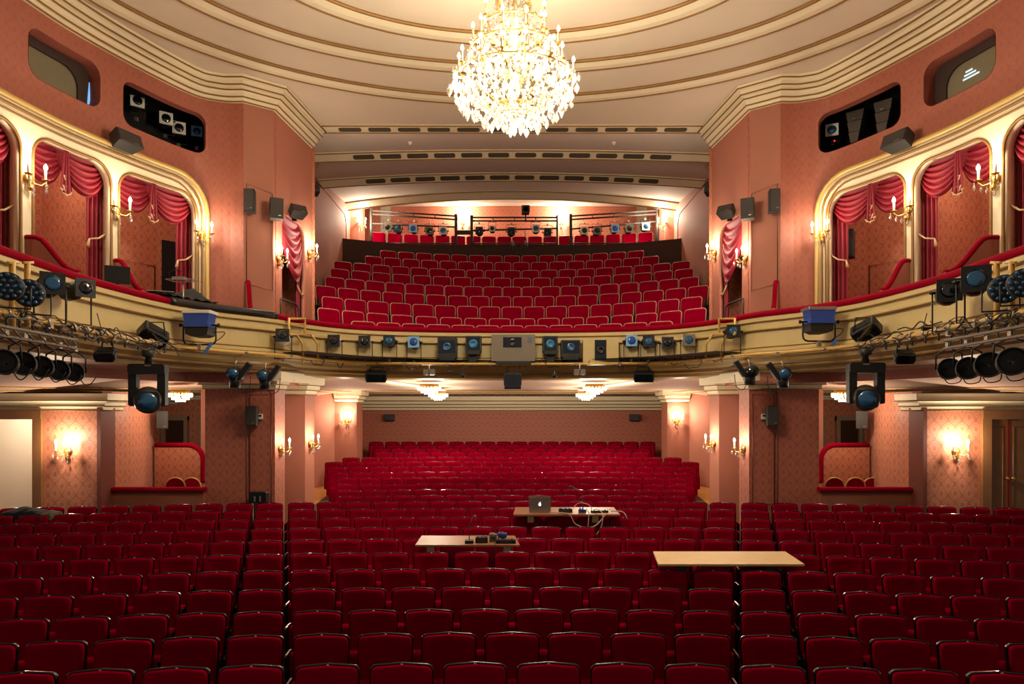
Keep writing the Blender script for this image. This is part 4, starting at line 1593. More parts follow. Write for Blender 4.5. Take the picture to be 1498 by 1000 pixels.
# laptop
t = thing('laptop', 'open silver laptop with a glowing logo seen from behind', 'laptop', (.45, 11.02, zB))
MB().rbox((0, .14, .012), (.34, .24, .02), .02, 'z').build('base', M_STEEL, t)
g = MB()
g.m = Matrix.Translation((0, .02, .02)) @ Matrix.Rotation(math.radians(8), 4, 'X')
g.rbox((0, 0, .125), (.35, .012, .245), .012, 'y')
lid = g.build('lid', mat('laptop_silver', (150, 140, 130), .35, .6), t)
g = MB()
g.m = Matrix.Translation((0, .011, .02)) @ Matrix.Rotation(math.radians(8), 4, 'X')
out = []
for i in range(20):
    a = 2 * PI * i / 20
    r = .024 * (1 - .10 * math.cos(2 * a))
    x, z = r * math.cos(a), .122 + r * math.sin(a)
    if math.hypot(x - .027, z - .126) < .013:
        x = .014
    out.append((x, z))
g.prism(out, -.001, .001, 'y')
g.m = g.m @ Matrix.Translation((.004, 0, .158)) @ Matrix.Rotation(.6, 4, 'Y')
g.prism([(-.011, 0), (0, -.004), (.011, 0), (0, .004)], -.001, .001, 'y')
g.build('logo', mat('lit_logo', (240, 244, 255), .4, emit=(235, 242, 255), estr=1.4), lid)


def gooseneck(p, h, lean, label):
    t = thing('gooseneck_microphone', label, 'microphone', p)
    MB().rbox((0, 0, .02), (.11, .13, .04), .02, 'z').build('base', M_BLACK, t)
    MB().tube([(0, 0, .03), (0, 0, h * .4), (lean * .2, 0, h * .7), (lean, 0, h * .92)], .006, 6).build('neck', M_DGREY, t)
    MB().cyl((lean, 0, h * .9), (lean * 1.6, 0, h), .012, .014, 8).build('head', M_DGREY, t)


gooseneck((-.56, 8.95, zA), .36, .05, 'thin gooseneck microphone standing on the brown desk board')
gooseneck((1.18, 11.35, zB), .40, -.14, 'curved gooseneck lamp standing beside the laptop cables')


def gadget(p, w, d, h, m, label, name='intercom_box', cat='intercom', knobs=3):
    t = thing(name, label, cat, p)
    MB().rbox((0, 0, h / 2), (w, d, h), .01, 'z').build('case', m, t)
    for k in range(knobs):
        MB().cyl((-w * .3 + k * w * .3, -d * .1, h), (-w * .3 + k * w * .3, -d * .1, h + .02), .012, n=8).build('knob', M_STEEL, t)
    MB().box((0, -d / 2 - .002, h / 2), (w * .6, .004, h * .5)).build('front_panel', M_DGREY, t)


gadget((-.40, 9.0, zA), .16, .14, .07, M_BLACK, 'black control box left of the blue one on the desk board')
gadget((-.25, 9.05, zA), .10, .10, .10, M_GREY, 'small grey control box in the middle of the cluttered desk board', knobs=2)
gadget((-.08, 8.95, zA), .26, .12, .045, M_BLACK, 'flat black control strip at the right end of the brown desk board', 'power_strip', 'power strip', 4)
gadget((-.13, 9.16, zA), .12, .12, .09, M_GELB, 'bright blue handset on the cluttered brown desk board', 'handset', 'handset', 2)
gadget((.87, 11.15, zB), .22, .16, .06, M_BLACK, 'black adapter box beside the laptop')
gadget((1.14, 11.1, zB), .12, .12, .06, M_GELB, 'bright blue adapter box on the laptop desk board', 'adapter', 'adapter', 2)
gadget((1.42, 11.1, zB), .28, .10, .035, M_BLACK, 'black flat power strip at the right of the laptop board', 'power_strip', 'power strip', 4)


def cable(pts, r, m, label, group=None, name='cable'):
    b = MB()
    b.tube(smoothpath([Vector(p) for p in pts], 5), r, 5)
    return tag(b.build(name, m), label, 'cable', group)


M_CABW = mat('pale_cable', (190, 170, 150), .5)
cable([(.62, 11.0, zB + .02), (.9, 10.86, zB + .01), (1.0, 10.84, zB - .14), (1.18, 10.84, zB - .20), (1.34, 10.84, zB - .16), (1.5, 10.9, zB + .01)], .008, M_CABW, 'pale cable sagging in a loop below the laptop desk board')
cable([(1.2, 11.0, zB + .05), (1.22, 10.86, zB + .02), (1.2, 10.84, zB - .26)], .007, M_CABW, 'pale cable hanging straight down from the laptop desk board')
cable([(1.36, 11.1, zB + .06), (1.44, 10.87, zB + .02), (1.42, 10.84, zB - .18), (1.34, 10.86, zB - .32)], .008, M_CABW, 'pale cable curling off the right end of the laptop board')
cable([(1.6, 11.1, zB + .02), (1.76, 11.0, zB + .03), (1.82, 10.95, zB - .02), (1.84, 10.95, zB - .08)], .008, M_CABW, 'short pale cable drooping at the far right of the laptop board')
cable([(1.0, 11.2, zB + .05), (1.1, 11.2, zB + .14), (1.25, 11.1, zB + .12), (1.3, 11.05, zB + .02)], .006, M_CABW, 'thin pale cable arching above the blue adapter')
cable([(-.28, 9.0, zA + .05), (-.22, 8.84, zA + .01), (-.21, 8.8, zA - .1)], .005, M_RUBBER, 'thin dark cable hanging off the brown desk board')

# dark jackets thrown over seats at the far left
for (px, py, w, h, m, lab) in ((38, 747, .72, .11, mat('dark_cloth', (20, 18, 18), .9), 'black jacket thrown over the seats at the far left'), (75, 748, .2, .07, mat('olive_cloth', (74, 66, 48), .9), 'small olive bag lying on the seats at the far left')):
    d = 11.25 if w > .5 else 11.3
    p = U(px, py, d)
    b = MB()
    rnd = random.Random(5)
    b.grid(lambda u, v: (p.x + (u - .5) * w, p.y + (v - .5) * .35, p.z - .06 + (h * math.sin(PI * u) ** .5 * math.sin(PI * v) ** .5 if 0 < u < 1 and 0 < v < 1 else -.05) * (1 + .15 * math.sin(u * 9 + v * 7)) + .012 * math.sin(u * 23 - v * 17)), 26, 12)
    tag(b.build('jacket' if w > .5 else 'cloth_bag', m), lab, 'jacket' if w > .5 else 'bag')
# black equipment case by the left pier
p = U(379, 727, 12.58)
t = thing('equipment_case', 'small black case on a chrome stand at the foot of the left pier', 'case', (p.x, p.y, floor_z(p.x, p.y)))
hh = p.z - floor_z(p.x, p.y)
MB().rbox((0, 0, hh), (.32, .16, .2), .02).build('case', M_BLACK, t)
for x in (-.05, .05):
    MB().box((x, -.085, hh - .02), (.025, .01, .1)).build('latch', M_STEEL, t)
MB().cyl((-.10, -.05, 0), (-.10, -.05, hh + .02), .016, n=8).build('stand', M_STEEL, t)

# stage manager's desk on the left balcony rail
sub = RP.sub(RP.px(246), RP.px(402))
b = MB()
b.sweep(sub, [(-.24, Hz(1.70)), (.05, Hz(1.68)), (.085, Hz(1.72)), (.08, Hz(1.80)), (0, Hz(1.825)), (-.24, Hz(1.83))], closed=True, smooth=True)
tag(b.build('rail_cover', mat('black_leather', (26, 20, 18), .35)), 'black leather cover over the balcony rail beside the left pier', 'rail cover')
b = MB()
sA, sB = RP.px(236), RP.px(318)
b.grid(lambda u, v: on(RP, sA + (sB - sA) * u, -.55 + .6 * v, Hz(1.84 + .22 * math.exp(-((u - .72) / .16) ** 2) * math.sin(PI * min(1, v * 1.1)) + .10 * math.sin(u * 9) ** 2 * (1 - v) + .012 * math.sin(u * 37 + v * 23))), 30, 10)
tag(b.build('black_cloth', mat('black_cloth', (24, 22, 22), .9)), 'crumpled black cloth over the desk on the left balcony rail', 'cloth')
p, nn = RP.pt(203, 402, -.35)
t = thing('monitor', 'black monitor facing the box behind the left divider', 'monitor', (p.x, p.y, p.z - .16), .5)
MB().rbox((0, 0, .17), (.34, .04, .26), .015).build('screen_housing', M_BLACK, t)
MB().cyl((0, .02, -.1), (0, .02, .06), .02, n=8).build('foot', M_BLACK, t)
p, nn = RP.pt(268, 440, 0)
t = thing('script_stand', 'clear acrylic script stand on a steel post above the left rail', 'stand', (p.x, p.y, Hz(1.8)))
MB().cyl((0, 0, -.2), (0, 0, .30), .014, n=8).build('post', M_STEEL, t)
MB().box((0, 0, .32), (.46, .26, .01)).build('clear_shelf', mat('clear_acrylic', (220, 210, 200), .1, trans=.7, alpha=.5), t)
MB().box((-.06, 0, .35), (.2, .1, .05)).build('console', M_GREY, t)
MB().tube([(-.2, 0, .33), (-.24, 0, .44), (-.14, 0, .5), (0, 0, .46)], .006, 5).build('lamp_neck', M_BLACK, t)
p, nn = RP.pt(252, 432, -.2)
t = thing('papers', 'white sheets of paper lying on the left balcony desk', 'papers', (p.x, p.y, Hz(1.90)), .4)
for k in range(2):
    MB().box((-.12 + .2 * k, .02 * k, .004 * k), (.2, .28, .004)).build('sheet', M_WHITE, t)
# small handrails at the gallery steps
for s_, W in ((1, 'left'), (-1, 'right')):
    t = thing('handrail', 'bent dark metal handrail at the gallery steps on the %s' % W, 'handrail')
    a, bb, c = U(411, 437, 13.0), U(434, 446, 13.55), U(438, 462, 13.6)
    MB().tube(smoothpath([Vector((s_ * q.x, q.y, q.z)) for q in (a, U(420, 440, 13.2), bb, c, c - Vector((0, 0, .4)))], 4), .018, 7).build('rail', M_DGREY, t)
    MB().cyl((s_ * a.x, a.y, a.z), (s_ * a.x, a.y, a.z - .5), .014, n=7).build('post', M_DGREY, t)

# ================================================================== stage lighting on the balcony front
PP = RP.off(.40)                                   # line of the gold pipe
PIPE_H = 0.985
M_FIX = mat('fixture_black', (30, 27, 25), .5, .1, noise=.2)
M_REFL = mat('reflector', (120, 118, 112), .18, .9)


def pipe(path, s0, s1, h, r, m, label, name='lighting_pipe', n=0.0):
    b = MB()
    pts = path.sub(s0, s1)
    b.tube([(p.x, p.y, Hz(h)) for p in pts], r, 8)
    return tag(b.build(name, m), label, 'pipe')


pipe(PP, PP.px(-60), PP.px(200), PIPE_H, .034, M_PIPE, 'gold painted lighting pipe along the left boxes')
pipe(PP, PP.px(200), PP.px(1298), PIPE_H, .030, M_PIPE, 'long gold painted lighting pipe round the balcony centre')
pipe(PP, PP.px(1298), PP.px(1558), PIPE_H, .034, M_PIPE, 'gold painted lighting pipe along the right boxes')
for a, b_, W in ((-60, 112, 'left'), (1382, 1560, 'right')):
    Q = RP.off(.62)
    t = thing('lighting_truss', 'low steel lighting bar carrying the round black lamps on the %s' % W, 'truss')
    pts = Q.sub(Q.px(a), Q.px(b_))
    for dz in (0, -.09):
        g = MB()
        g.tube([(p.x, p.y, Hz(.80 + dz)) for p in pts], .02, 6)
        g.build('tube', mat('dull_truss_steel', (104, 94, 82), .5, .5), t)
    for k in range(9):
        s = Q.px(a) + (Q.px(b_) - Q.px(a)) * (k + .5) / 9
        p, nn = Q.at(s)
        g = MB()
        g.tube([(p.x, p.y, Hz(.80)), (p.x + .05, p.y + .06, Hz(.71))], .009, 5)
        g.build('lacing', mat('dull_truss_steel', (104, 94, 82), .5, .5), t)
# pipe brackets against the balcony front
for k in range(26):
    s = PP.px(-40) + (PP.px(1538) - PP.px(-40)) * k / 25
    p, nn = PP.at(s)
    g = MB()
    q = p - nn * .30
    g.tube([(p.x, p.y, Hz(PIPE_H)), (p.x - nn.x * .15, p.y - nn.y * .15, Hz(PIPE_H - .03)), (q.x, q.y, Hz(PIPE_H + .02))], .016, 6)
    t = thing('pipe_bracket', 'gold bracket holding the lighting pipe, %s from the left' % ORD[k], 'bracket', group='pipe brackets')
    g.build('arm', M_PIPE, t)
    MB().box((p.x, p.y, Hz(PIPE_H)), (.09, .09, .03)).build('collar', M_STEEL, t)


def rot(yaw, pitch, roll=0):
    return Matrix.Rotation(yaw, 4, 'Z') @ Matrix.Rotation(pitch, 4, 'X') @ Matrix.Rotation(roll, 4, 'Y')


def fix_thing(name, label, p, cat='stage light', group=None):
    return thing(name, label, cat, p, 0, group)


def clamp(t, z, yaw=0):
    g = MB()
    g.m = Matrix.Translation((0, 0, z)) @ Matrix.Rotation(yaw, 4, 'Z')
    g.lathe([(.028, -.02), (.045, -.02), (.045, .02), (.028, .02)], 10, axis='x')
    g.box((0, 0, .0), (.03, .03, .12))
    g.build('clamp', M_STEEL, t)


def profile_spot(p, label, sz=.2, yaw=0, pitch=0, gel=None, top=None, lens=None, up=True, length=.42, drop=None, frame=None, group=None):
    """square-fronted spot: p = lens centre; up: stands on the pipe below, else hangs from above"""
    t = fix_thing('spotlight', label, p, group=group)
    R = rot(yaw, pitch)
    h = sz / 2
    b = MB()
    b.m = R
    b.lathe([(h * .72, .0), (h * .80, .05), (h * .80, length * .55), (h * 1.02, length * .6), (h * 1.02, length), (h * .6, length + .03)], 14, axis='y')
    b.build('body', M_FIX if top != 'white' else M_WHITE, t)
    if top == 'white':
        g = MB()
        g.m = R
        g.rbox((0, length * .45, h * .75), (h * 1.3, length * .5, h * .7), .03, 'y')
        g.build('white_lamp_housing', M_WHITE, t)
    g = MB()
    g.m = R
    fr = [(-h, -h), (h, -h), (h, h), (-h, h)]
    n = 12
    circ = [(h * .72 * math.cos(2 * PI * i / n + PI / 4), h * .72 * math.sin(2 * PI * i / n + PI / 4)) for i in range(n)]
    fo = []
    for i in range(n):
        a = 2 * PI * i / n + PI / 4
        k = h / max(abs(math.cos(a)), abs(math.sin(a)))
        fo.append((k * math.cos(a), k * math.sin(a)))
    vs = [(x, -.012, z) for x, z in fo] + [(x, -.012, z) for x, z in circ] + [(x, .02, z) for x, z in fo]
    g.add(vs, [(i, (i + 1) % n, n + (i + 1) % n, n + i) for i in range(n)] + [(i, (i + 1) % n, 2 * n + (i + 1) % n, 2 * n + i) for i in range(n)])
    g.build('gel_frame', {'white': M_WHITE, 'blue': mat('pale_blue_frame', (120, 170, 210), .5), None: M_FIX, 'grey': M_GREY}[frame], t)
    g = MB()
    g.m = R
    g.lathe([(h * .72, .012), (h * .72, .0), (h * .5, -.012), (h * .1, -.016)], 14, axis='y')
    g.build('lens', {'blue': M_LENSB, 'gel': M_GELB, 'cyan': mat('cyan_gel', (46, 120, 170), .25, coat=.5)}.get(lens, M_LENSD), t)
    dz = drop if drop else sz * 1.15
    sg = -1 if up else 1
    y0 = length * .35
    c, s_ = math.cos(yaw), math.sin(yaw)

    def Y(x, z):
        q = R @ Vector((0, y0, 0))
        return (q.x + c * x, q.y + s_ * x, q.z + z)
    g = MB()
    g.tube([Y(-h * 1.25, 0), Y(-h * 1.25, sg * dz), Y(h * 1.25, sg * dz), Y(h * 1.25, 0)], .011, 5)
    yk = g.build('yoke', M_BLACK, t)
    for sx in (-1, 1):
        q = MB()
        q.cyl(Y(sx * h * 1.0, 0), Y(sx * h * 1.5, 0), .018, n=8)
        q.build('knob', M_BLACK, yk)
    q = Y(0, sg * dz)
    g = MB()
    g.m = Matrix.Translation((q[0], q[1], q[2]))
    g.box((0, 0, sg * .03), (.05, .05, .06))
    g.build('clamp', M_STEEL, t)
    return t


def par_can(p, label, r=.11, yaw=0, pitch=0, length=.26, hang=.25):
    t = fix_thing('par_can', label, p, group='round black lamps on the low bar')
    R = rot(yaw, pitch)
    b = MB()
    b.m = R
    b.lathe([(r * .97, .0), (r, .0), (r, length * .6), (r * .75, length * .85), (r * .4, length), (.01, length + .02)], 20, axis='y', caps=False)
    o = b.build('can', M_FIX, t)
    g = MB()
    g.m = R
    g.lathe([(r * .92, .02), (r * .85, .06), (r * .55, .12), (r * .2, .15), (.01, .155)], 20, axis='y', caps=False)
    g.build('reflector', mat('dark_reflector', (110, 108, 106), .25, .85), t)
    g = MB()
    g.m = R
    g.tube([(r * 1.0 * math.cos(2 * PI * i / 24), -.004, r * 1.0 * math.sin(2 * PI * i / 24)) for i in range(24)], .008, 5, closed=True)
    g.build('rim', M_DGREY, t)
    g = MB()
    q = R @ Vector((0, length * .35, 0))
    c, s_ = math.cos(yaw), math.sin(yaw)
    g.tube([(q.x - c * r * 1.12, q.y - s_ * r * 1.12, q.z), (q.x - c * r * 1.1, q.y - s_ * r * 1.1, q.z + hang * .7), (q.x, q.y, q.z + hang), (q.x + c * r * 1.1, q.y + s_ * r * 1.1, q.z + hang * .7), (q.x + c * r * 1.12, q.y + s_ * r * 1.12, q.z)], .01, 5)
    g.build('yoke', M_BLACK, t)
    g = MB()
    g.tube(smoothpath([Vector((q.x, q.y + .1, q.z - r * .6)), Vector((q.x + .06, q.y + .1, q.z - r * 1.35)), Vector((q.x + .16, q.y + .05, q.z - r * 1.2)), Vector((q.x + .2, q.y + .08, q.z - r * .4))], 4), .006, 5)
    g.build('tail_cable', M_RUBBER, t)
    g = MB()
    g.m = Matrix.Translation((q.x, q.y, q.z + hang + .03))
    g.box((0, 0, 0), (.05, .05, .07))
    g.build('clamp', M_STEEL, t)


def led_par(p, label, r=.145, yaw=0, pitch=0, group=None):
    t = fix_thing('led_par', label, p, group=group)
    R = rot(yaw, pitch)
    b = MB()
    b.m = R
    b.lathe([(r * .96, -.01), (r, .0), (r, .07), (r * .7, .14), (r * .3, .18)], 22, axis='y')
    b.build('housing', M_FIX, t)
    k = 0
    for rr, n in ((0, 1), (.42, 6), (.78, 12)):
        for i in range(n):
            a = 2 * PI * i / n
            g = MB()
            g.m = R
            g.lathe([(r * .155, -.008), (r * .15, -.018), (r * .08, -.026), (.001, -.028)], 8, (r * rr * math.cos(a), -.002, r * rr * math.sin(a)), axis='y')
            g.build('led_lens', M_LENSB, t)
    g = MB()
    c, s_ = math.cos(yaw), math.sin(yaw)
    g.tube([(-c * r * 1.1, -s_ * r * 1.1 + .06, 0), (-c * r * 1.1, -s_ * r * 1.1 + .06, -r * 1.5), (c * r * 1.1, s_ * r * 1.1 + .06, -r * 1.5), (c * r * 1.1, s_ * r * 1.1 + .06, 0)], .01, 5)
    g.build('yoke', M_BLACK, t)


def moving_head(p, label, w=.5, h=.56, yaw=0.25):
    """p = top of the yoke"""
    t = fix_thing('moving_head_light', label, p)
    Rz = Matrix.Rotation(yaw * .3, 4, 'Z')
    b = MB()
    b.m = Rz
    b.rbox((0, 0, -.07), (w, .18, .15), .04, 'y')
    b.build('yoke_bridge', M_FIX, t)
    for sx in (-1, 1):
        b = MB()
        b.m = Rz
        b.rbox((sx * (w / 2 - .055), 0, -h / 2 - .02), (.11, .13, h), .035, 'y')
        b.build('yoke_arm', M_FIX, t)
    R = Matrix.Translation((0, 0, -h + .07)) @ rot(yaw, .1)
    b = MB()
    b.m = R
    b.lathe([(.13, -.2), (.165, -.18), (.19, -.08), (.195, .02), (.17, .12), (.10, .19), (.02, .21)], 20, axis='y')
    b.build('head', mat('head_grey', (70, 64, 58), .35, .2), t)
    b = MB()
    b.m = R
    b.lathe([(.125, -.195), (.12, -.21), (.07, -.222), (.01, -.225)], 18, axis='y')
    b.build('lens', M_LENSB, t)
    b = MB()
    b.m = R
    b.rbox((0, -.19, 0), (.30, .03, .27), .06, 'y')
    b.build('front_bezel', M_FIX, t)
    g = MB()
    g.lathe([(.05, 0), (.05, .10), (.09, .11), (.09, .2), (.04, .24)], 12)
    g.build('mount', M_DGREY, t)
    g = MB()
    g.box((0, -.09, -.02), (.16, .004, .02))
    g.build('nameplate', M_STEEL, t)


def flood_box(p, label, w, h, d, yaw=0, pitch=0, roll=0, cat='stage light', front=None, arm=True):
    t = fix_thing('flood_light', label, p, cat)
    R = rot(yaw, pitch, roll)
    b = MB()
    b.m = R
    b.rbox((0, d / 2, 0), (w, d, h), .03, 'x')
    b.build('housing', M_FIX, t)
    g = MB()
    g.m = R
    g.rbox((0, -.005, 0), (w * .9, .012, h * .86), .01, 'y')
    g.build('front_glass', front or M_LENSD, t)
    for sx in (-1, 1):
        q = MB()
        q.m = R
        q.box((sx * (w / 2 + .008), d * .4, 0), (.012, d * .7, h * .5))
        q.build('side_plate', M_DGREY, t)
    g = MB()
    g.m = R
    for k in range(4):
        g.box((0, d * (.25 + .17 * k), h / 2 + .006), (w * .8, .012, .014))
    g.build('cooling_fins', M_DGREY, t)
    if arm:
        g = MB()
        g.tube([(-w * .4, d * .4, 0), (-w * .3, d * .4, h * .5 + .14), (w * .3, d * .4, h * .5 + .14), (w * .4, d * .4, 0)], .012, 5)
        g.build('bracket', M_BLACK, t)


def gel_fresnel(p, label, w=.44, h=.36, top=None):
    t = fix_thing('gelled_fresnel', label, p)
    b = MB()
    b.prism([(-w * .5, h * .5), (w * .5, h * .5), (w * .44, .12 * h), (w * .47, -.10 * h), (-w * .47, -.10 * h), (-w * .44, .12 * h)], -.02, .26, 'y')
    b.build('blue_gel_wrap', M_GELB, t)
    b = MB()
    b.rbox((0, .14, h * .53), (w * 1.06, .34, .05), .015, 'z')
    b.build('top_sheet', top or M_WHITE, t)
    b = MB()
    b.prism([(-w * .45, -.09 * h), (w * .45, -.09 * h), (w * .40, -.42 * h), (w * .2, -.5 * h), (-w * .2, -.5 * h), (-w * .42, -.40 * h)], .0, .30, 'y')
    b.build('lower_housing', M_FIX, t)
    g = MB()
    yk = [(-w * .62, .12, .0), (-w * .62, .12, -h * .6)] + [(-w * .62 + w * .2 * (1 - math.cos(a)), .12, -h * .6 - w * .2 * math.sin(a)) for a in (.5, 1.0, PI / 2)] + \
         [(w * .62 - w * .2 * (1 - math.cos(a)), .12, -h * .6 - w * .2 * math.sin(a)) for a in (PI / 2, 1.0, .5)] + [(w * .62, .12, -h * .6), (w * .62, .12, 0)]
    g.tube(yk, .014, 6)
    yo = g.build('yoke', M_BLACK, t)
    for sx in (-1, 1):
        q = MB()
        q.cyl((sx * w * .45, .12, 0), (sx * w * .70, .12, 0), .014, n=8)
        q.lathe([(.03, 0), (.034, sx * .02), (.02, sx * .03)], 10, (sx * w * .70, .12, 0), axis='x')
        q.build('knob', M_BLACK, yo)
    g = MB()
    g.m = Matrix.Translation((w * .42, .02, -h * 1.0)) @ Matrix.Rotation(.6, 4, 'Y')
    g.box((0, 0, 0), (.05, .01, .22))
    g.build('blue_tag', mat('blue_tag', (60, 110, 170), .5), t)
    g = MB()
    g.box((0, .12, -h * .6 - w * .2 - .04), (.06, .06, .09))
    g.build('clamp', M_STEEL, t)
    g = MB()
    g.tube(smoothpath([Vector((w * .3, .2, -h * .3)), Vector((w * .9, .15, -h * .28)), Vector((w * .85, .12, -h * .5)), Vector((w * .5, .12, -h * .75))], 4), .007, 5)
    g.build('tail_cable', M_RUBBER, t)


def dpipe(px, n=0.0):
    return RP.off(.40 + n).at(RP.off(.40 + n).px(px))[0].y


def P(px, py, n=0.0):
    return U(px, py, dpipe(px, n))


# left-hand cluster, then its counterpart on the right
led_par(P(11, 418, .1), 'round blue-lensed LED lamp at the far left edge above the pipe', .14, .5)
led_par(P(42, 428, .1), 'round blue-lensed LED lamp second from the left edge', .145, .5)
profile_spot(P(77, 414, .1), 'black square spotlight with blue lens beside the left LED lamps', .24, .75, 0, lens='blue', drop=.42)
profile_spot(P(125, 421, .1), 'grey square spotlight with honeycomb front, innermost of the upper left lamps', .22, .95, 0, drop=.42, frame=None, length=.5)
led_par(P(1470, 422, .1), 'round blue-lensed LED lamp second from the right edge', .145, -.5)
led_par(P(1498, 413, .1), 'round blue-lensed LED lamp cut by the right edge', .14, -.5)
profile_spot(P(1428, 407, .1), 'black square spotlight with teal lens on the upper right', .28, -.55, 0, lens='blue', drop=.46)
profile_spot(P(1389, 424, .1), 'black square spotlight with barred front on the upper right', .26, -.5, 0, drop=.46)
for px, py, r, k in ((5, 529, .115, 'leftmost'), (33, 531, .112, 'second'), (60, 536, .108, 'third'), (85, 541, .106, 'fourth'), (108, 544, .10, 'rightmost')):
    par_can(P(px, py, .22), 'round black lamp hanging from the low bar on the left, %s' % k, r, .5, -.05)
for px, py, r, k in ((1389, 539, .115, 'leftmost'), (1417, 538, .115, 'second'), (1447, 533, .125, 'third'), (1482, 528, .13, 'rightmost')):
    par_can(P(px, py, .22), 'round black lamp hanging from the low bar on the right, %s' % k, r, -.5, -.05)
flood_box(P(152, 523, .0), 'small black flood light with pale flap under the left pipe', .22, .14, .2, .3, .5)
flood_box(P(1325, 526, .0), 'small black flood light with pale flap under the right pipe', .22, .14, .2, -.3, .5)
flood_box(P(224, 496, -.05), 'large tilted black flood box on the pipe above the left moving head', .36, .24, .22, .5, .7, .6)
flood_box(P(1267, 489, -.05), 'large tilted black flood box on the pipe above the right moving head', .36, .24, .22, -.5, .7, -.6)
moving_head(P(217, 533), 'black moving head light hanging below the left pipe', .50, .58, .45)
moving_head(P(1266, 531), 'black moving head light hanging below the right pipe', .50, .58, -.35)
gel_fresnel(P(287, 474, .06), 'large lamp wrapped in blue gel on the left balcony front', .42, .38)
gel_fresnel(P(1203, 469, .09), 'large lamp wrapped in blue gel and foil on the right balcony front', .42, .38, mat('crumpled_foil', (170, 170, 180), .25, .8))
for px, py, lab, yw, ln in ((341, 546, 'small black spot with blue lens under the left pipe, outer of two', .1, 'blue'), (385, 549, 'small black spot with blue lens under the left pipe, inner of two', .1, 'blue'),
                            (1099, 543, 'small black spot under the right pipe, inner of two', -.5, None), (1148, 546, 'small black spot with blue lens under the right pipe, outer of two', -.4, 'blue')):
    t = fix_thing('birdie_spot', lab, P(px, py))
    R = rot(yw, .1)
    b = MB()
    b.m = R
    b.lathe([(.10, -.06), (.105, -.04), (.095, .06), (.11, .07), (.11, .16), (.06, .2)], 16, axis='y')
    b.build('front_tube', M_FIX, t)
    b = MB()
    b.m = R
    b.lathe([(.085, -.055), (.08, -.065), (.01, -.075)], 14, axis='y')
    b.build('lens', M_LENSB if ln else M_LENSD, t)
    MB().lathe([(.09, -.24), (.095, -.1), (.085, -.05)], 14, (0, .08, 0)).build('lower_housing', M_FIX, t)
    sg = 1 if px < 749 else -1
    b = MB()
    b.m = Matrix.Translation((sg * .18, .05, .05)) @ Matrix.Rotation(sg * .6, 4, 'Y')
    b.rbox((0, 0, 0), (.09, .12, .30), .02, 'z')
    b.build('ballast', M_FIX, t)
    b = MB()
    b.tube([(0, .08, 0), (0, .06, .14), (sg * .04, .05, .22)], .014, 6)
    b.build('bracket', M_STEEL, t)
    b = MB()
    b.tube(smoothpath([Vector((sg * .05, .08, -.2)), Vector((sg * .12, .06, -.32)), Vector((sg * .25, .05, -.26)), Vector((sg * .28, .05, -.05))], 4), .007, 5)
    b.build('tail_cable', M_RUBBER, t)

# centre: profile spots standing behind the pipe
cs = [(488, 498, 'white', None, None, 'first'), (533, 499, 'white', None, None, 'second'), (569, 498, None, 'blue', None, 'third'), (605, 500, None, 'gel', 'blue', 'fourth')]
cr = [(924, 498, None, 'gel', 'blue', 'first'), (949, 499, None, 'blue', None, 'second'), (977, 501, 'white', None, None, 'third'), (1008, 497, 'white', 'blue', 'grey', 'fourth')]
for lst, W, ref in ((cs, 'left', 'from the left'), (cr, 'right', 'from the cream projector box')):
    for px, py, top, ln, fr, k in lst:
        profile_spot(P(px, py, -.16), 'square spotlight on the balcony front %s of centre, %s %s' % (W, k, ref), .24, 0, -.05, top=top, lens=ln, frame=fr, drop=.38, length=.22)
profile_spot(P(413, 490, -.1), 'white topped spotlight beside the gold bracket on the left', .24, .15, -.2, top='white', drop=.4, length=.26)
profile_spot(P(1073, 484, -.1), 'teal lensed spotlight beside the gold bracket on the right', .24, -.1, 0, lens='blue', drop=.42, length=.26)


def projector_box(x0, y0, x1, y1, d, m, label, win, cat='projector', lens=None, tagc=False):
    a, b_ = U(x0, y1, d), U(x1, y0, d)
    w, h = b_.x - a.x, b_.z - a.z
    t = thing('projector_box', label, cat, ((a.x + b_.x) / 2, d, a.z))
    MB().rbox((0, .14, h / 2), (w, .28, h), .012, 'y').build('housing', m, t)
    wx0, wy0, wx1, wy1 = win
    c, e = U(wx0, wy1, d), U(wx1, wy0, d)
    cx, cz = (c.x + e.x) / 2 - (a.x + b_.x) / 2, (c.z + e.z) / 2 - a.z
    wi = MB().rbox((cx, -.004, cz), (e.x - c.x, .012, e.z - c.z), .005, 'y').build('window', M_LENSD, t)
    r = min(e.x - c.x, e.z - c.z) * .36
    MB().lathe([(r, -.011), (r * .9, -.03), (r * .6, -.034), (r * .5, -.02), (.005, -.016)], 18, (cx, 0, cz), axis='y').build('lens', lens or M_LENSD, wi)
    if tagc:
        MB().box((w * .38, -.004, h * .8), (.09, .006, .11)).build('blue_label', mat('blue_label', (84, 96, 120), .5), t)
    MB().box((0, .12, -.03), (w * .8, .3, .06)).build('base_plate', M_BLACK, t)
    return t


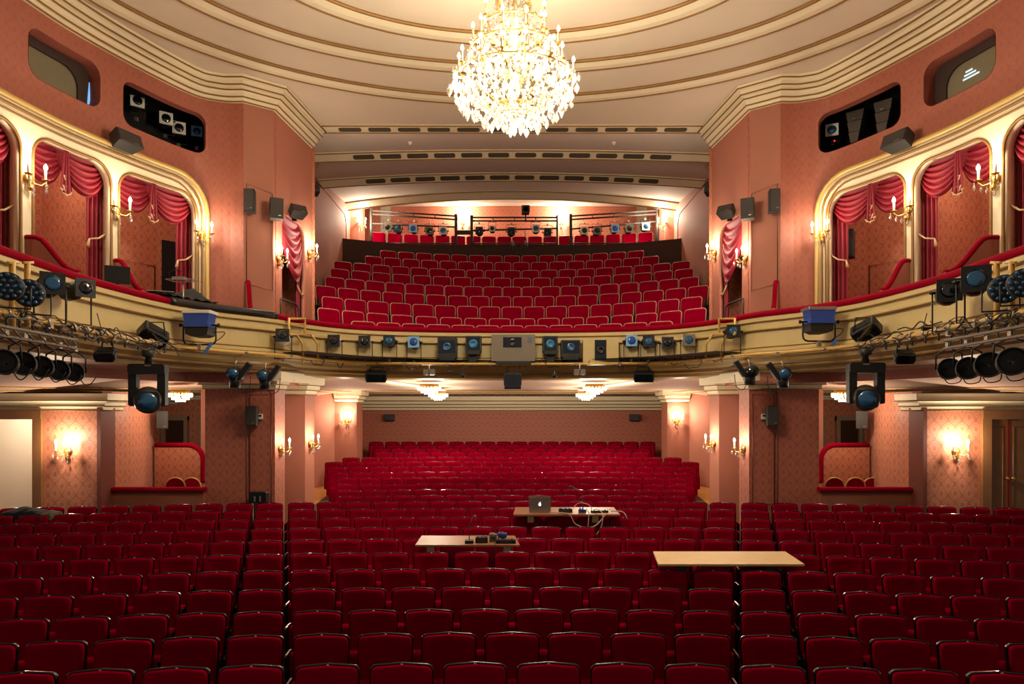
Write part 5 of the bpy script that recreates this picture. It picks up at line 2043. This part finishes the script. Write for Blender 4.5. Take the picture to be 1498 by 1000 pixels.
dC = 14.50
projector_box(719, 489, 783, 528, dC - .05, mat('taupe_enamel', (122, 108, 90), .5), 'large taupe projector housing at the middle of the balcony front', (736, 493, 763, 508), tagc=True)
projector_box(640, 493, 668, 523, dC, M_FIX, 'black projector with glowing blue lens, farther left of the taupe housing', (642, 498, 666, 516), lens=M_LENSB)
projector_box(681, 491, 704, 514, dC + .02, M_FIX, 'black square light with round blue lens just left of the taupe housing', (683, 493, 702, 512), cat='stage light', lens=mat('cyan_gel', (46, 120, 170), .25))
projector_box(794, 491, 816, 514, dC + .02, M_FIX, 'black square light with round blue lens just right of the taupe housing', (796, 493, 814, 512), cat='stage light', lens=mat('cyan_gel', (46, 120, 170), .25))
projector_box(821, 497, 849, 522, dC, M_FIX, 'black projector with glowing blue lens, farther right of the taupe housing', (823, 499, 847, 516), lens=M_LENSB)
projector_box(853, 496, 905, 530, dC, M_FASCIA, 'cream painted projector box with a dark window', (870, 497, 887, 527))
for x, lab in ((654, 'black stand under the left black projector'), (692, 'black stand under the left square light'), (805, 'black stand under the right square light'), (835, 'black stand under the right black projector')):
    p = U(x, 527, dC + .15)
    t = thing('projector_stand', lab, 'stand', (p.x, p.y, Hz(PIPE_H)))
    MB().box((0, 0, .03), (.30, .2, .03)).build('plate', M_BLACK, t)
    MB().box((0, 0, .13), (.16, .1, .17)).build('post', M_BLACK, t)
    MB().tube([(-.12, -.05, .04), (-.2, -.1, .12), (-.24, -.05, .02)], .01, 5).build('tail_cable', M_RUBBER, t)
# shelf carrying the centre units
b = MB()
sA, sB = PP.px(598), PP.px(908)
b.sweep(RP.off(.36).sub(RP.off(.36).px(598), RP.off(.36).px(908)), [(-.3, Hz(.965)), (.02, Hz(.965)), (.02, Hz(.995)), (-.3, Hz(.995))], closed=True)
tag(b.build('equipment_shelf', M_DGREY), 'dark metal shelf behind the pipe carrying the projectors', 'shelf')
flood_box(U(550, 553, 14.35), 'dark wedge flood light under the balcony pipe, left of centre', .42, .2, .22, .2, .35)
flood_box(U(942, 553, 14.35), 'dark wedge flood light under the balcony pipe, right of centre', .40, .2, .22, -.2, .35)
flood_box(U(750, 557, 14.4), 'square black flood light under the middle projector housing', .35, .34, .25, 0, .05)
for px, lab in ((628, 'small grey twin lamp under the pipe left of the taupe housing'), (848, 'small grey twin lamp under the pipe below the cream box')):
    p = U(px, 544, 14.4)
    t = fix_thing('twin_lamp', lab, p)
    for sx in (-1, 1):
        MB().rbox((sx * .065, 0, 0), (.11, .1, .12), .02).build('lamp_head', M_GREY, t)
    MB().tube([(0, 0, .05), (0, 0, .16)], .012, 6).build('stem', M_WHITE, t)
for px, lab in ((677, 'tiny black spot under the pipe, left of the middle flood'), (811, 'tiny black spot under the pipe, right of the middle flood')):
    p = U(px, 549, 14.4)
    t = fix_thing('mini_spot', lab, p)
    MB().lathe([(.05, -.08), (.055, -.06), (.05, .08), (.03, .1)], 12, axis='y').build('body', M_FIX, t)
    MB().tube([(0, 0, .04), (0, 0, .22)], .012, 6).build('stem', M_BLACK, t)
# gold tube frames on the rail either side
for s_, W in ((1, 'left'), (-1, 'right')):
    t = thing('pipe_scaffold', 'gold painted tube frame hooked over the balcony rail on the %s' % W, 'frame')

    def q(px, py, n=0.0):
        v = P(px, py, n)
        return Vector((s_ * v.x, v.y, v.z))
    g = MB()
    g.tube([q(423, 489, -.1), q(423, 466, -.25), q(446, 466, -.25), q(446, 489, -.1)], .028, 4)
    g.tube([q(424, 474, -.22), q(445, 474, -.22)], .02, 4)
    g.build('hook', M_PIPE, t)
    for a, b_, c in ((434, 443, 443), (455, 465, 465)):
        g = MB()
        g.tube([q(a, 489, -.1), q(b_, 503, -.05), q(c, 530, 0)], .024, 4)
        g.build('leg', M_PIPE, t)
    g = MB()
    g.tube([q(423, 489, -.1), q(455, 489, -.1)], .024, 4)
    g.build('crossbar', M_PIPE, t)
    for px in (18, 40):
        t2 = thing('gold_post', 'upright gold post behind the LED lamps on the %s, %s one' % (W, 'outer' if px == 18 else 'inner'), 'post')
        g = MB()
        g.tube([q(px, 384, -.05), q(px, 478, 0)], .03, 4)
        g.build('post', M_PIPE, t2)
        g = MB()
        g.tube([q(px - 6, 384, -.05), q(px + 8, 384, -.05)], .02, 4)
        g.build('top_bar', M_PIPE, t2)
    # thin aerial
    t = thing('aerial', 'thin black aerial rod on a small foot above the %s pipe' % W, 'aerial')
    g = MB()
    g.tube([q(148, 480), q(142, 458)], .006, 5)
    g.build('rod', M_BLACK, t)
    g = MB()
    g.box(q(140, 481), (.16, .04, .04))
    g.build('foot', M_BLACK, t)

# tangle of clamps and cables along the pipes
rnd = random.Random(11)
for W, a, b_ in (('left', 0, 250), ('right', 1248, 1498)):
    for k in range(26):
        px = a + (b_ - a) * (k + rnd.random()) / 26
        near = abs(px - (0 if W == 'left' else 1498))
        n0 = rnd.uniform(0, .22)
        pts = []
        L = rnd.uniform(15, 55)
        y0 = (600 - PIPE_H * F / dpipe(px)) + rnd.uniform(-6, 14) - (6 if near > 120 else 0)
        for i in range(5):
            pts.append(P(px + L * i / 4, y0 + rnd.uniform(-6, 6) + 3 * math.sin(i * 1.6) + (i * L / 4) * (.23 if W == 'left' else -.23), n0 + rnd.uniform(-.03, .03)))
        cable(pts, rnd.choice((.006, .008, .010)), rnd.choice((M_RUBBER, M_RUBBER, M_DGREY)), 'black lamp cable tangled along the %s lighting pipe, %s from the left' % (W, ORD[k]), 'cables on the %s pipe' % W)
    for k in range(13):
        px = a + (b_ - a) * (k + .5) / 13
        d = dpipe(px)
        p, nn = PP.at(PP.px(px))
        t = thing('pipe_clamp', 'steel hook clamp on the %s lighting pipe, %s from the left' % (W, ORD[k]), 'clamp', (p.x, p.y, Hz(PIPE_H)), wall_yaw(nn), 'clamps on the %s pipe' % W)
        g = MB()
        g.lathe([(.036, -.02), (.052, -.02), (.052, .02), (.036, .02)], 10, axis='x')
        g.build('collar', M_STEEL, t)
        g = MB()
        g.cyl((0, 0, -.05), (0, 0, -.13), .012, n=6)
        g.build('bolt', M_DGREY, t)
for k in range(16):
    px = 430 + 640 * (k + rnd.random() * .6) / 16
    pts = []
    y0 = 600 - PIPE_H * F / dpipe(px) + rnd.uniform(0, 3)
    for i in range(5):
        pts.append(P(px + 26 * i / 4, y0 + rnd.uniform(-8, 5) + 6 * math.sin(PI * i / 4), rnd.uniform(-.12, .06)))
    cable(pts, .008, M_RUBBER, 'black cable draped along the middle of the lighting pipe, %s from the left' % ORD[k], 'cables on the middle pipe')

# ================================================================== gallery rig
dR = 23.4
frames = [('left', 543, 667, 308, 316), ('middle', 690, 815, 318, 318), ('right', 835, 961, 316, 308)]
for W, a, b_, ya, yb in frames:
    t = thing('lighting_scaffold', 'dark scaffold lighting frame across the rear gallery, %s one' % W, 'rig')
    for px, y in ((a, ya), (b_, yb)):
        p0, p1 = U(px, y - 3, dR), U(px, 376, dR)
        MB().cyl(p0, p1, .05 if (W, px) != ('middle', b_) else .035, n=8).build('post', M_DGREY, t)
    for dy in (0, 5, 17):
        yy0, yy1 = ya + dy + (0 if dy < 17 else 2), yb + dy + (0 if dy < 17 else -1)
        MB().cyl(U(a, yy0, dR), U(b_, yy1, dR), .03, n=7).build('pipe', M_DGREY, t)
    for k in range(1, 4):
        px = a + (b_ - a) * k / 4
        y = ya + (yb - ya) * k / 4
        MB().cyl(U(px, y, dR), U(px, y + 5, dR), .02, n=6).build('strut', M_DGREY, t)
    MB().cyl(U(a, 356, dR), U(b_, 356, dR), .025, n=6).build('lower_pipe', M_DGREY, t)
t = thing('distribution_box', 'flat dark box between the gallery rig frames', 'panel')
MB().box(U(679, 340, dR + .1), (.55, .06, .14)).build('board', M_DGREY, t)
rig = [(567, 332, 'white', 'grey', None, 'white topped'), (581, 334, None, None, 'blue', 'dark'), (604, 334, None, 'blue', 'gel', 'pale blue fronted'), (628, 337, None, 'grey', None, 'grey fronted'),
       (648, 337, None, 'white', 'blue', 'white fronted blue-lensed'), (701, 337, None, None, None, 'black'), (720, 334, None, 'white', None, 'small white fronted'), (748, 338, None, None, None, 'broad black'),
       (784, 334, None, 'white', 'blue', 'tilted pale'), (801, 339, 'white', None, None, 'white backed'), (855, 337, None, 'white', None, 'white fronted'), (874, 337, None, 'grey', None, 'dark grey'),
       (900, 334, None, 'blue', 'gel', 'bright blue'), (921, 334, None, 'grey', None, 'large grey'), (945, 331, None, 'white', 'blue', 'white fronted end')]
for i, (px, py, top, fr, ln, desc) in enumerate(rig):
    profile_spot(U(px, py, dR - .25), '%s spotlight on the gallery rig, %s from the left' % (desc, ORD[i]), .26 if px != 720 else .2, 0, .05, top=top, frame=fr, lens=ln, up=False, drop=.24, length=.34)
p = U(769, 306, dR - .1)
t = thing('followspot', 'black spot lamp standing on top of the middle gallery rig', 'stage light', p)
MB().rbox((0, .1, 0), (.28, .3, .26), .04, 'y').build('housing', M_FIX, t)
MB().lathe([(.09, -.05), (.1, -.02), (.1, .02)], 14, axis='y').build('lens', M_LENSD, t)
MB().cyl((0, .1, -.12), (0, .1, -.4), .03, n=8).build('stem', M_BLACK, t)
for px, lab in ((750, 'black tripod on the gallery steps, left one'), (768, 'black tripod on the gallery steps, right one')):
    p = U(px, 372, dR - .2)
    t = thing('tripod', lab, 'tripod', p)
    for k in range(3):
        a = 2 * PI * k / 3 + .5
        MB().cyl((0, 0, .5), (.22 * math.cos(a), .12 * math.sin(a), 0), .012, n=6).build('leg', M_BLACK, t)
    MB().cyl((0, 0, .45), (0, 0, .8), .014, n=6).build('column', M_BLACK, t)

# ================================================================== lamps inside the round-cornered niches
for i, (px, py, ln, fr) in enumerate(((201, 147, None, 'white'), (243, 173, None, 'white'), (262, 187, None, 'white'), (288, 192, 'gel', 'blue'))):
    p, nn = WU.off(-.55).pt(px, py)
    profile_spot(p, ('white framed spotlight in the dark left wall niche, %s from the left' if fr == 'white' else 'blue fronted spotlight in the dark left wall niche, %s from the left') % ORD[i],
                 .22 if fr == 'white' else .19, wall_yaw(nn) * .6, 0, lens=ln, frame=fr, length=.25, drop=.26)
WR = Path([(-p.x, p.y) for p in WU.off(-.5).p])


def wr(px, py, n):
    p, nn = WU.off(n).pt(1498 - px, py)
    return Vector((-p.x, p.y, p.z)), Vector((-nn.x, nn.y))


p, nn = wr(1217, 190, -.45)
profile_spot(p, 'small pale framed spotlight in the dark right wall niche', .22, wall_yaw(nn) * .6, 0, lens='blue', frame='white', length=.2, drop=.2)
for px, py, lab in ((1251, 180, 'dark tapered line array speaker in the right wall niche, left one'), (1292, 166, 'dark tapered line array speaker in the right wall niche, right one')):
    p, nn = wr(px, py, -.5)
    t = thing('line_array', lab, 'loudspeaker', (p.x, p.y, p.z), wall_yaw(nn) * .7)
    for k in range(3):
        w = .30 - .06 * k
        g = MB()
        g.prism([(-w / 2, .22 - .2 * k), (w / 2, .22 - .2 * k), (w / 2 - .03, .04 - .2 * k), (-w / 2 + .03, .04 - .2 * k)], -.02 - .03 * k, .2, 'y')
        g.build('cabinet', mat('array_brown', (70, 56, 46), .5), t)
    MB().box((0, -.06, .06), (.06, .01, .012)).build('badge', M_STEEL, t)
p, nn = wr(1222, 207, -.4)
t = thing('indicator', 'tiny red indicator light in the right wall niche', 'indicator', p)
MB().box((0, 0, 0), (.14, .06, .05)).build('box', M_BLACK, t)
MB().ball((-.03, -.035, 0), .012, 8).build('led', mat('red_led', (255, 40, 30), .4, emit=(255, 30, 20), estr=4), t)

# ================================================================== unseen lamps added to brighten the boxes, behind the valances
for s_, W in ((1, 'left'), (-1, 'right')):
    for (a, b_), nm in zip(BOXES, names):
        s = (WU.px(a) + WU.px(b_)) / 2
        p, nn = WU.at(s)
        q = p - nn * .55
        t = thing('added_box_lamp', 'unseen globe lamp added to brighten the %s box on the %s' % (nm, W), 'ceiling lamp', (s_ * q.x, q.y, Hz(3.93)), 0, 'added box fill lamps')
        MB().lathe([(.06, .0), (.06, -.03), (.03, -.04)], 12).build('ceiling_rose', M_BRASS, t)
        MB().ball((0, 0, -.09), .06, 10).build('globe', M_BULB, t)
        lamp_light(t, (0, 0, -.22), 12, .06)

# soffit vents and diagonal ceiling ribs under the balcony (soffit vents)
def soffit_z(x, y):
    """height of the stalls ceiling near the axis"""
    v = max(0, min(1, (y - 15.4) / (22.8 - 15.4)))
    return Hz(.69 + (.42 - .69) * v)


for k, (a, b_) in enumerate(((575, 602), (655, 700), (704, 746), (752, 794), (798, 843), (896, 923))):
    d = 21.2
    t = thing('ceiling_vent', 'dark slotted ceiling vent under the balcony, %s from the left' % ORD[k], 'vent', (0, 0, 0))
    n = max(6, int((b_ - a) / 4.2))
    for i in range(n):
        x = (a + (b_ - a) * (i + .5) / n - CX) * d / F
        o = MB().box((x, d, soffit_z(x, d) - .008), (.055, .20, .02)).build('slot', M_BLACK, t)
for s_, W in ((1, 'left'), (-1, 'right')):
    g = MB()
    pa, pb = Vector((s_ * -3.05, 15.2, Hz(.67))), Vector((s_ * -2.0, 18.6, soffit_z(0, 18.6) - .01))
    w = Vector((.22, 0, 0))
    g.add([pa - w, pa + w, pb + w, pb - w] + [q + Vector((0, 0, -.05)) for q in (pa - w * .8, pa + w * .8, pb + w * .8, pb - w * .8)],
          [(0, 1, 2, 3), (4, 7, 6, 5), (0, 4, 5, 1), (1, 5, 6, 2), (2, 6, 7, 3), (3, 7, 4, 0)])
    struct(g.build('trim_%d' % tn, M_CREAM), 'diagonal cream ceiling rib under the balcony on the %s' % W)
    tn += 1
